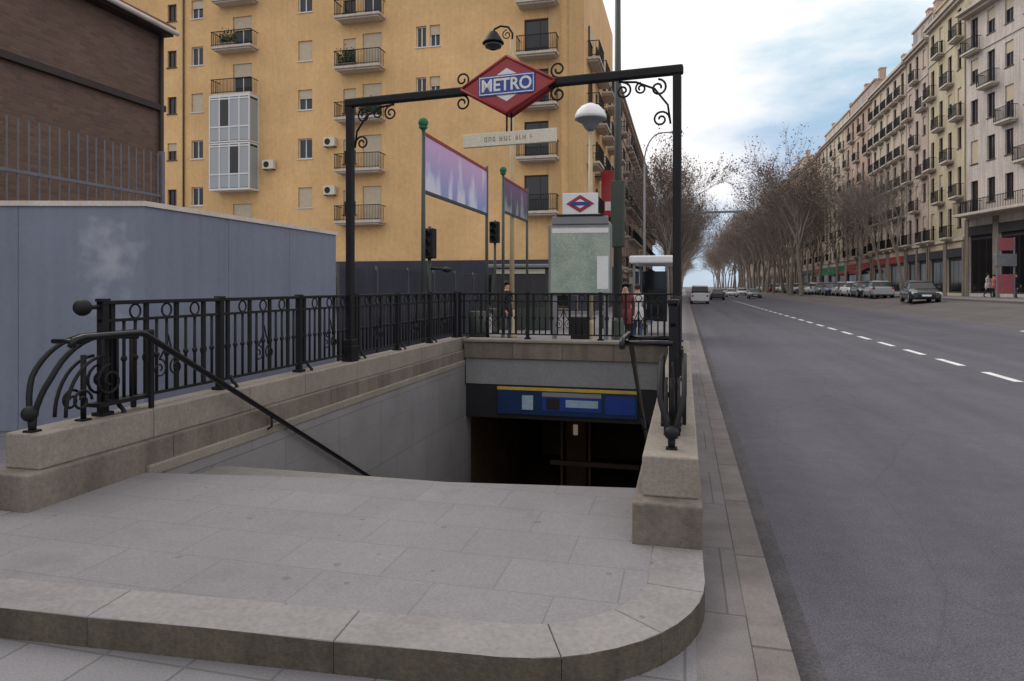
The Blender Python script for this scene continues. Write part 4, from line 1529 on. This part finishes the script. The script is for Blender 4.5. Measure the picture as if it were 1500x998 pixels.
# angled corner block at the right edge of the picture: local x runs from the far corner towards the camera
ang = -math.pi / 2 + R(11)
t = townhouse('pale grey corner house with dark balconies at the right edge', (FX, 64.0, FZ), ang, 19, 14, 5, 3.3, 6.6, 9, .95, 1.9, M['wall_a'], M['frame_brown'],
              M['shop_dark'], 4, seed=77, shopmat=[M['shop_dark'], M['darkred'], M['shop_dark']], ground_bays=5, cornice=.9)
b = MB(M['stone_trim'])
b.box(.2, 18.8, -1.3, -.145, 6.45, 6.68, bevel=.04)
b.build('ledge', t)
b = MB(M['iron'])
for i in range(104):
    x = .3 + i * .18
    b.box(x, x + .025, -1.25, -1.225, 6.69, 7.6)
b.box(.25, 18.9, -1.26, -1.21, 7.6, 7.65)
b.build('balcony_railing', t)

# potted plants on the ochre balconies
rnd = random.Random(9)
for (px, z, lab) in ((516, 15.9, 'bushy potted plants on the upper balcony of the middle stack'), (548, 12.6, 'potted plants on the balcony beside the portal beam'),
                     (780, 12.7, 'potted plants on a balcony of the right stack behind the diamond'), (345, 18.0, 'potted plants on the balcony above the glazed bay')):
    t = thing('balcony_plants', lab, 'potted plants', (XB0 + bx(px), YB - .8, z), 0, 'potted plants on the ochre block')
    MB(M['wall_d']).box(-.55, .55, -.1, .1, .003, .22, bevel=.02).build('planter', t)
    b = MB(M['plant'])
    for i in range(420):
        p = Vector((rnd.uniform(-.6, .6), rnd.gauss(0, .12), .22 + abs(rnd.gauss(0, .35))))
        d1 = Vector((rnd.gauss(0, 1), rnd.gauss(0, 1), rnd.gauss(0, 1))).normalized() * .06
        d2 = d1.orthogonal() * .6
        b.quad(p - d1, p + d2, p + d1, p - d2)
    b.build('leaves', t)

# pink posters and a white box sign standing by that corner
for (px, w, lab, nm, pm, zz) in ((1473, 47, 'pink poster stand on the far pavement at the right edge', 'poster_stand', 'pink', (.3, 1.5)),):
    x, y = at_depth(px, w)
    t = thing(nm, lab, 'poster stand', (x, y, FZ), .3)
    for sx in (-.62, .62):
        MB(M['grey_metal']).box(sx - .04, sx + .04, -.04, .04, 0, 4.2).build('post', t)
    MB(M[pm]).box(-.57, .57, -.03, .03, zz[0], zz[1] + .15).build('poster', t)
    MB(M['pink']).box(-.57, .57, -.03, .03, 3.3, 4.15).build('top_poster', t)
    MB(M['steel']).box(-.75, .75, -.1, .1, 2.2, 3.05, bevel=.03).build('white_board', t)

# ------------------------------------------------------------------ trees
def tree_meshes(seed, H, leafiness, leafmat, spread=1.0):
    rnd = random.Random(seed)
    tb = MB(M['bark'])
    cb = MB(M['twig'], leafmat)

    def leaf(p, size):
        d1 = Vector((rnd.gauss(0, 1), rnd.gauss(0, 1), rnd.gauss(0, 1))).normalized()
        d2 = d1.orthogonal().normalized()
        a = rnd.uniform(0, math.tau)
        d3 = (d2 * math.cos(a) + d1.cross(d2) * math.sin(a))
        cb.quad(p - d1 * size, p + d3 * size * .6, p + d1 * size, p - d3 * size * .6, 1)

    def grow(p, d, L, r, depth):
        n = 3 if depth < 4 else 2
        pts = [p.copy()]
        rads = [r]
        cur = p.copy(); dd = d.copy()
        for i in range(n):
            k_ = .05 if depth == 0 else .13
            dd = (dd + Vector((rnd.gauss(0, k_), rnd.gauss(0, k_), rnd.gauss(.05, .08)))).normalized()
            cur = cur + dd * L / n
            pts.append(cur.copy()); rads.append(r * (1 - .45 * (i + 1) / n))
        mb = tb if depth <= 1 else cb
        mb.tube(pts, rads, (8, 6, 4, 3, 3, 3)[min(depth, 5)], 0, cap=False)
        if depth >= 4:
            for q in pts[1:]:
                for _ in range(leafiness):
                    if rnd.random() < .55:
                        leaf(q + Vector((rnd.gauss(0, .2), rnd.gauss(0, .2), rnd.gauss(0, .2))), rnd.uniform(.06, .14))
        if depth >= 5:
            return
        k = (5, 4, 4, 4, 3)[depth]
        for j in range(k):
            t_ = (1 if j == 0 else rnd.uniform(.45, 1)) if depth else (1 if j < 2 else rnd.uniform(.62, 1))
            i0 = min(int(t_ * n), n - 1); f = t_ * n - i0
            q = pts[i0].lerp(pts[i0 + 1], f)
            rr2 = (rads[i0] + (rads[i0 + 1] - rads[i0]) * f) * rnd.uniform(.55, .75)
            az = rnd.uniform(0, math.tau) if depth else j * math.tau / k + rnd.uniform(-.4, .4)
            tilt = rnd.uniform(.35, .75) * spread if depth else rnd.uniform(.3, .6) * spread
            o = dd.orthogonal().normalized()
            o2 = dd.cross(o)
            nd = (dd * math.cos(tilt) + (o * math.cos(az) + o2 * math.sin(az)) * math.sin(tilt))
            nd = (nd + Vector((0, 0, .12))).normalized()
            grow(q, nd, L * rnd.uniform(.58, .8) if depth else H * rnd.uniform(.25, .34), max(rr2, .011), depth + 1)

    grow(Vector((0, 0, 0)), Vector((0, 0, 1)), H * .34, H * .0155, 0)
    return tb.data('trunk'), cb.data('crown')


TM = [tree_meshes(s, 15, lf, lm, sp2) for s, lf, lm, sp2 in
      ((1, 1, M['leaf'], 1.0), (2, 2, M['leaf'], .85), (3, 1, M['leaf2'], 1.0), (5, 2, M['leaf'], 1.1), (8, 0, M['leaf'], .95))]


def tree(x, y, z, H, v, label, group):
    t = thing('street_tree', label, 'tree', (x, y, z), random.uniform(0, 6.28), group)
    s = H / 15
    t.scale = (s, s, s)
    put(TM[v][0], 'trunk', t); put(TM[v][1], 'crown', t)
    return t


rnd = random.Random(3)
Y = 67.5
i = 0
while Y < 250:
    lab = 'nearest bare brown tree in front of the grey beige house across the street' if i == 0 else 'bare brown street tree in the row along the far pavement'
    tree(19.0 + rnd.uniform(-.4, .4), Y, FZ, (rnd.uniform(10.5, 13) if i < 5 else rnd.uniform(14, 17)), (4, 4, 0, 4, 0, 2)[i % 6], lab, None if i == 0 else 'trees along the far pavement')
    Y += rnd.uniform(7.0, 8.5); i += 1
Y = 92.0
i = 0
while Y < 360:
    tree(14.4 + rnd.uniform(-.4, .4), Y, road_z(14.4), rnd.uniform(15.5, 20), (1, 3, 2, 1, 0)[i % 5], 'brown leaved tree in the dense row between road and parked cars', 'trees between road and parked cars')
    Y += rnd.uniform(6.0, 7.5) * (1 if Y < 220 else 1.6); i += 1
Y = 66.0
i = 0
while Y < 330:
    lab = 'closest bare tree on the left pavement beyond the portal post' if i == 0 else 'bare grey brown tree in the row along the left pavement'
    tree(-1.3 + rnd.uniform(-.3, .3), Y, 0, rnd.uniform(13.5, 16.5), (0, 1, 4, 2, 1)[i % 5], lab, None if i == 0 else 'trees along the left pavement')
    Y += rnd.uniform(6.5, 8) * (1 if Y < 200 else 1.6); i += 1

# ------------------------------------------------------------------ cars
def car_paint(name, col):
    m = plain(name, col, rough=.28, var=.04, spec=.6, fine=.02)
    m.node_tree.nodes['Principled BSDF'].inputs['Coat Weight'].default_value = .5
    return m


PAINT = {k: car_paint(k + ' car paint', c) for k, c in
         dict(dark=(38, 44, 48), silver=(150, 153, 158), white=(205, 206, 208), blue=(48, 62, 92), red=(120, 34, 34), grey=(92, 95, 99), black=(26, 27, 30)).items()}


def loft(mb, stations, mi=0, smooth=True):
    """stations: (y, [(x, z)...] right half from bottom centre to top centre)"""
    rings = []
    for y, prof in stations:
        pts = [(x, y, z) for x, z in prof] + [(-x, y, z) for x, z in prof[::-1]]
        rings.append([mb.bm.verts.new(p) for p in pts])
    n = len(rings[0])
    for i in range(len(rings) - 1):
        for k in range(n):
            f = mb.bm.faces.new((rings[i][k], rings[i][(k + 1) % n], rings[i + 1][(k + 1) % n], rings[i + 1][k]))
            f.material_index = mi; f.smooth = smooth
    for ring in (rings[0], rings[-1][::-1]):
        f = mb.bm.faces.new(ring); f.material_index = mi


def make_car(label, paint, van=False):
    t = thing('parked_car', label, 'car', (0, 0, 0), 0)
    b = MB(paint)
    hw = .88
    def sec(y, zb, zt, w, shoulder=.0):
        return (y, [(.02, zb), (w * .92, zb), (w, zb + .12), (w, zt - .16), (w * .93, zt - .03), (w * .5, zt), (.02, zt)])
    if van:
        st_ = [sec(-2.3, .35, .85, .80), sec(-2.2, .26, .98, .87), sec(-1.6, .24, 1.1, .9), sec(-.9, .24, 1.15, .9), sec(1.6, .24, 1.2, .9), sec(2.15, .26, 1.18, .9), sec(2.25, .34, 1.1, .86)]
    else:
        st_ = [sec(-2.1, .36, .66, .74), sec(-2.0, .24, .74, .83), sec(-1.5, .22, .86, hw), sec(-.8, .2, .95, hw), sec(.4, .2, .97, hw), sec(1.4, .22, .98, hw), sec(1.9, .26, .95, .85), sec(2.05, .36, .88, .78)]
    loft(b, st_)
    b.build('body', t)
    g = MB(M['glass_dark'])
    def gs(y, zb, zt, wb, wt):
        return (y, [(.02, zb), (wb, zb), (wt, zt), (.02, zt)])
    r_ = MB(paint)
    if van:
        loft(g, [gs(-1.65, 1.05, 1.1, .8, .78), gs(-.95, 1.1, 1.78, .84, .74), gs(2.1, 1.1, 1.8, .84, .76), gs(2.2, 1.1, 1.3, .84, .8)], smooth=False)
        loft(r_, [gs(-1.0, 1.76, 1.79, .75, .7), gs(-.7, 1.78, 1.9, .76, .66), gs(2.0, 1.78, 1.9, .77, .68), gs(2.17, 1.76, 1.8, .76, .7)])
    else:
        loft(g, [gs(-.95, .9, .93, .76, .74), gs(-.25, .92, 1.36, .79, .62), gs(1.2, .93, 1.38, .79, .63), gs(1.85, .93, .98, .76, .72)], smooth=False)
        loft(r_, [gs(-.32, 1.34, 1.36, .63, .58), gs(0, 1.37, 1.44, .65, .54), gs(.9, 1.37, 1.45, .65, .55), gs(1.32, 1.33, 1.37, .63, .57)])
    g.build('windows', t)
    r_.build('roof', t)
    for yy in (-1.3, 1.25):
        for sx in (-1, 1):
            w_ = MB(M['rubber'])
            w_.tube([(sx * .68, yy, .32), (sx * .885, yy, .32)], .32, 18)
            wo = w_.build('wheel', t)
            MB(M['alloy']).tube([(sx * .87, yy, .32), (sx * .895, yy, .32)], .2, 12).build('rim', wo)
    zl = .78 if van else .62
    for sx in (-1, 1):
        MB(M['headlamp']).box(sx * .66 - .16, sx * .66 + .16, -2.27 if van else -2.08, -2.1 if van else -1.9, zl - .07, zl + .08, bevel=.03).build('headlight', t)
        MB(M['taillamp']).box(sx * .72 - .1, sx * .72 + .1, 1.95, 2.26 if van else 2.06, .72, .92, bevel=.03).build('tail_light', t)
        MB(paint).box(sx * .95 - .09, sx * .95 + .09, -.75, -.55, .95, 1.08, bevel=.03).build('mirror', t)
    MB(M['black']).box(-.5, .5, -2.32 if van else -2.125, -2.05, .36, .52).build('grille', t)
    MB(M['white']).box(-.26, .26, -2.335 if van else -2.14, -2.326 if van else -2.127, .42, .53).build('number_plate', t)
    remember(t)
    return t


def recolour(root, paint, old):
    for c in [root] + [x for x in COL.objects if x.parent == root]:
        if c.type == 'MESH':
            for s in c.material_slots:
                if s.material == old:
                    s.link = 'OBJECT'
                    s.material = paint


def zc_(x):
    return road_z(x)


x, y = at_depth(1347, 45)
c0 = make_car('dark car turning alone on the brownish lane', PAINT['dark'])
c0.name = 'moving_car'; remember(c0)
c0.location = (x, y, zc_(x)); c0.rotation_euler = (0, 0, R(-6))
row = [(1300, 'silver', 'silver car parked nearest behind the dark turning car'), (1272, 'dark', 'dark car parked second in the far row'),
       (1247, 'white', 'white car parked third in the far row'), (1222, 'silver', None), (1203, 'blue', 'blue car parked in the far row'), (1188, 'grey', None),
       (1173, 'white', None), (1160, 'black', None), (1147, 'silver', None), (1136, 'grey', None)]
CARX = 15.9
prev_y = None
k = 0
cars = []
yy = 63.5
cols_ = ['silver', 'dark', 'white', 'silver', 'blue', 'grey', 'white', 'black', 'silver', 'grey', 'white', 'silver', 'red', 'grey', 'white', 'silver']
for i, cn in enumerate(cols_):
    lab = {0: 'silver car parked nearest in the far row behind the dark turning car', 1: 'dark car parked second in the far row',
           2: 'white car parked third in the far row', 4: 'dark blue car parked in the far row'}.get(i, 'small distant parked car in the far row under the trees')
    cc = dup(c0, (CARX + random.uniform(-.15, .15), yy, zc_(CARX)), R(random.uniform(-4, 4)) + (0 if i % 3 else math.pi), lab)
    cc.name = 'parked_car'
    cc['group'] = 'cars parked along the far lane'
    recolour(cc, PAINT[cn], PAINT['dark'])
    yy += random.uniform(4.7, 5.3) * (1 if i < 7 else 1.4)
# traffic far away and a white van by the left kerb
van = make_car('white van waiting by the left kerb beyond the portal', PAINT['white'], True)
van.name = 'delivery_van'
van['category'] = 'van'
van.location = (1.5, 74, -.12); van.rotation_euler = (0, 0, math.pi)
for (x, y, cn, lab) in ((4.2, 95, 'dark', 'tiny dark car driving in the middle of the distant road'), (1.6, 86, 'silver', 'silver car stopped behind the white van by the left kerb'),
                        (7.6, 120, 'white', 'tiny white car on the distant road'), (9.8, 105, 'grey', 'tiny grey car on the distant road near the trees'),
                        (8.2, 150, 'silver', 'farthest silver car on the road'), (10.2, 132, 'white', 'tiny white car near the distant tree row')):
    cc = dup(c0, (x, y, zc_(x)), math.pi if x < 5 else 0, lab)
    cc.name = 'distant_car'
    recolour(cc, PAINT[cn], PAINT['dark'])

# ------------------------------------------------------------------ people
def person(label, loc, rz, coat, trousers, h=1.72, hairmat=None, stride=.2, bag=False):
    """one skinned body in walking pose, facing -y before rotation"""
    s = h / 1.72
    V, E, Rr = [], [], []

    def add(p, r, parent=None):
        V.append(Vector(p)); Rr.append(r)
        if parent is not None:
            E.append((parent, len(V) - 1))
        return len(V) - 1
    pel = add((0, 0, .93), .135)
    waist = add((0, -.005, 1.06), .13, pel)
    chest = add((0, -.01, 1.28), .15, waist)
    upper = add((0, -.005, 1.41), .11, chest)
    neck = add((0, -.01, 1.49), .052, upper)
    head = add((0, -.02, 1.58), .078, neck)
    skull = add((0, -.015, 1.66), .08, head)
    add((0, -.095, 1.575), .016, head)      # nose
    for sd in (-1, 1):
        ph = sd
        sh = add((sd * .17, 0, 1.4), .062, upper)
        el = add((sd * .22, .06 * ph + .03, 1.13), .045, sh)
        wr = add((sd * .21, -.06 + .1 * ph, .9), .03, el)
        pm = add((sd * .205, -.085 + .1 * ph, .83), .028, wr)
        for fi, (fy, fl) in enumerate(((-.03, .07), (-.01, .085), (.01, .08), (.028, .065))):
            f1 = add((sd * .2, -.09 + .1 * ph + fy, .795), .010, pm)
            add((sd * .19, -.1 + .1 * ph + fy, .795 - fl), .008, f1)
        tb_ = add((sd * .185, -.125 + .1 * ph, .84), .010, pm)
        add((sd * .18, -.145 + .1 * ph, .80), .009, tb_)
        hp = add((sd * .09, 0, .86), .1, pel)
        kn = add((sd * .1, -.04 - stride * .5 * ph, .49), .066, hp)
        an = add((sd * .1, .02 - stride * ph, .1 + (.04 if ph < 0 else 0)), .045, kn)
        hl = add((sd * .1, .0 - stride * ph, .05 + (.03 if ph < 0 else 0)), .045, an)
        add((sd * .105, -.15 - stride * ph, .035), .036, hl)
    me = bpy.data.meshes.new('person')
    me.from_pydata([v * s for v in V], E, [])
    o = bpy.data.objects.new('person', me)
    COL.objects.link(o)
    md = o.modifiers.new('skin', 'SKIN')
    sv = me.skin_vertices[0].data if me.skin_vertices else None
    if sv is None:
        bm_ = bmesh.new(); bm_.from_mesh(me); bm_.verts.layers.skin.verify(); bm_.to_mesh(me); bm_.free()
        sv = me.skin_vertices[0].data
    for i, r in enumerate(Rr):
        sv[i].radius = (r * s, r * s)
        sv[i].use_root = (i == 0)
    sv[chest].radius = (.175 * s, .12 * s)
    sv[pel].radius = (.15 * s, .12 * s)
    sub = o.modifiers.new('subdivision', 'SUBSURF'); sub.levels = 2; sub.render_levels = 2
    dg = bpy.context.evaluated_depsgraph_get()
    m2 = bpy.data.meshes.new_from_object(o.evaluated_get(dg))
    m2.name = 'person'
    bpy.data.objects.remove(o)
    m2.materials.clear()
    for m_ in (M['skin'], coat, trousers, M['black']):
        m2.materials.append(m_)
    for p in m2.polygons:
        z = p.center.z / s
        p.use_smooth = True
        if z > 1.475:
            p.material_index = 0
        elif z < .1:
            p.material_index = 3
        elif abs(p.center.x / s) > .15 and .6 < z < .9:
            p.material_index = 0
        elif z > .8:
            p.material_index = 1
        else:
            p.material_index = 2
    root = put(m2, 'person', None, loc, (0, 0, rz))
    tag(root, label, 'person')
    b = MB(hairmat or M['hair'])
    g = bmesh.ops.create_uvsphere(b.bm, u_segments=14, v_segments=10, radius=.098 * s, matrix=Matrix.Translation((0, .012 * s, 1.675 * s)))
    dead = [v for v in b.bm.verts if (v.co.z < 1.60 * s) or (v.co.y < -.035 * s and v.co.z < 1.70 * s)]
    bmesh.ops.delete(b.bm, geom=dead, context='VERTS')
    b.build('hair', root)
    # hem of the coat
    b = MB(coat)
    b.lathe([(.185 * s, .70 * s), (.19 * s, .72 * s), (.175 * s, .95 * s), (.16 * s, 1.08 * s)], (0, 0, 0), 14)
    b.build('coat_skirt', root)
    e = MB(M['black'])
    for sx in (-1, 1):
        e.ball((sx * .03 * s, -.092 * s, 1.615 * s), .009 * s, seg=8)
    e.build('eyes', root)
    return root


CL = {k: plain(k + ' cloth', c, rough=.9, var=.12, scale=8) for k, c in
      dict(maroon=(112, 50, 52), navy=(44, 48, 66), grey=(96, 96, 102), black=(32, 32, 36), beige=(150, 132, 112), jeans=(58, 68, 92), pinkish=(168, 104, 104), light=(182, 180, 178)).items()}
x, y = at_depth(916, 17.5)
person('person in a maroon coat walking right of the map panel', (x, y, 0), R(10), CL['maroon'], CL['black'])
x, y = at_depth(934, 20)
person('person in a light grey coat walking beside the bus shelter', (x, y, 0), R(180), CL['light'], CL['jeans'], 1.68)
x, y = at_depth(742, 21)
person('person in a dark coat standing in front of the kiosk', (x, y, 0), R(60), CL['black'], CL['grey'], 1.78, stride=.04)
x, y = at_depth(1447, 50)
person('person in a pale jacket on the far pavement by the poster stand', (x, y, FZ), R(40), CL['light'], CL['navy'])
x, y = at_depth(1456, 51)
person('person in a pinkish jacket on the far pavement by the poster stand', (x, y, FZ), R(-60), CL['pinkish'], CL['black'], 1.66)
x, y = at_depth(1488, 48)
person('person in black on the far pavement at the right edge', (x, y, FZ), R(120), CL['black'], CL['jeans'], 1.75)

# ------------------------------------------------------------------ sky, sun, exposure
SUN_EL, SUN_AZ = R(44), R(-62)      # azimuth measured from +Y clockwise: ahead and to the left, behind thin cloud
wd = bpy.data.worlds.new('World')
SC.world = wd
wd.use_nodes = True
nt = wd.node_tree
bg = nt.nodes['Background']
sky = N(nt, 'ShaderNodeTexSky', sky_type='NISHITA')
sky.sun_disc = False
sky.sun_elevation = SUN_EL
sky.sun_rotation = SUN_AZ
sky.air_density = 1.2
sky.dust_density = 0.1
sky.ozone_density = 1.6
tc = N(nt, 'ShaderNodeTexCoord')
mp = N(nt, 'ShaderNodeMapping'); mp.inputs['Scale'].default_value = (1.0, 1.0, 3.2)
mp.inputs['Location'].default_value = (.35, .2, 0)
nt.links.new(tc.outputs['Generated'], mp.inputs[0])
nz = N(nt, 'ShaderNodeTexNoise'); nz.inputs['Scale'].default_value = 2.1; nz.inputs['Detail'].default_value = 7; nz.inputs['Roughness'].default_value = .55
nt.links.new(mp.outputs[0], nz.inputs['Vector'])
# the cloud thins towards one quarter of the sky
hole_dir = Vector((at_depth(1230, 1)[0], at_depth(1230, 1)[1], .36)).normalized()
dt = N(nt, 'ShaderNodeVectorMath', operation='DOT_PRODUCT')
nt.links.new(tc.outputs['Generated'], dt.inputs[0]); dt.inputs[1].default_value = hole_dir
mrh = N(nt, 'ShaderNodeMapRange'); mrh.inputs[1].default_value = .972; mrh.inputs[2].default_value = 1.0; mrh.inputs[3].default_value = 0; mrh.inputs[4].default_value = .32
nt.links.new(dt.outputs['Value'], mrh.inputs[0])
# and low over the horizon
sz = N(nt, 'ShaderNodeSeparateXYZ'); nt.links.new(tc.outputs['Generated'], sz.inputs[0])
mrl = N(nt, 'ShaderNodeMapRange'); mrl.inputs[1].default_value = .245; mrl.inputs[2].default_value = .09; mrl.inputs[3].default_value = -.05; mrl.inputs[4].default_value = .32
nt.links.new(sz.outputs[2], mrl.inputs[0])
s1 = N(nt, 'ShaderNodeMath', operation='SUBTRACT'); nt.links.new(nz.outputs[0], s1.inputs[0]); nt.links.new(mrh.outputs[0], s1.inputs[1])
s2 = N(nt, 'ShaderNodeMath', operation='SUBTRACT'); nt.links.new(s1.outputs[0], s2.inputs[0]); nt.links.new(mrl.outputs[0], s2.inputs[1])
mrc = N(nt, 'ShaderNodeMapRange'); mrc.inputs[1].default_value = .1; mrc.inputs[2].default_value = .38; mrc.interpolation_type = 'SMOOTHSTEP'
nt.links.new(s2.outputs[0], mrc.inputs[0])
mx = N(nt, 'ShaderNodeMix', data_type='RGBA')
cr = N(nt, 'ShaderNodeValToRGB')
e = cr.color_ramp.elements
e[0].position = .0; e[0].color = (.44, .62, .86, 1)
e[1].position = .36; e[1].color = (.38, .74, .86, 1)
k_ = e.new(.13); k_.color = (.50, .60, .86, 1)
nt.links.new(sz.outputs[2], cr.inputs[0])
sc10 = N(nt, 'ShaderNodeVectorMath', operation='SCALE'); sc10.inputs['Scale'].default_value = 10
nt.links.new(cr.outputs[0], sc10.inputs[0])
mb_ = N(nt, 'ShaderNodeMix', data_type='RGBA'); mb_.inputs[0].default_value = .75
nt.links.new(sky.outputs[0], mb_.inputs[6]); nt.links.new(sc10.outputs[0], mb_.inputs[7])
nt.links.new(mrc.outputs[0], mx.inputs[0]); nt.links.new(mb_.outputs[2], mx.inputs[6])
mx.inputs[7].default_value = (11.2, 11.0, 11.1, 1)
nt.links.new(mx.outputs[2], bg.inputs['Color'])
bg.inputs['Strength'].default_value = .1
sd = bpy.data.lights.new('sun', 'SUN')
sd.energy = 1.35
sd.angle = R(40)
sd.color = (1, .95, .88)
so = bpy.data.objects.new('sun', sd)
COL.objects.link(so)
so.rotation_euler = (math.pi / 2 - SUN_EL, 0, math.pi - SUN_AZ)
vs = SC.view_settings
vs.view_transform = 'Standard'
vs.look = 'None'
vs.exposure = 0.0
vs.gamma = 1
vs.use_curve_mapping = False
SC.render.film_transparent = False
SC.cycles.use_denoising = True
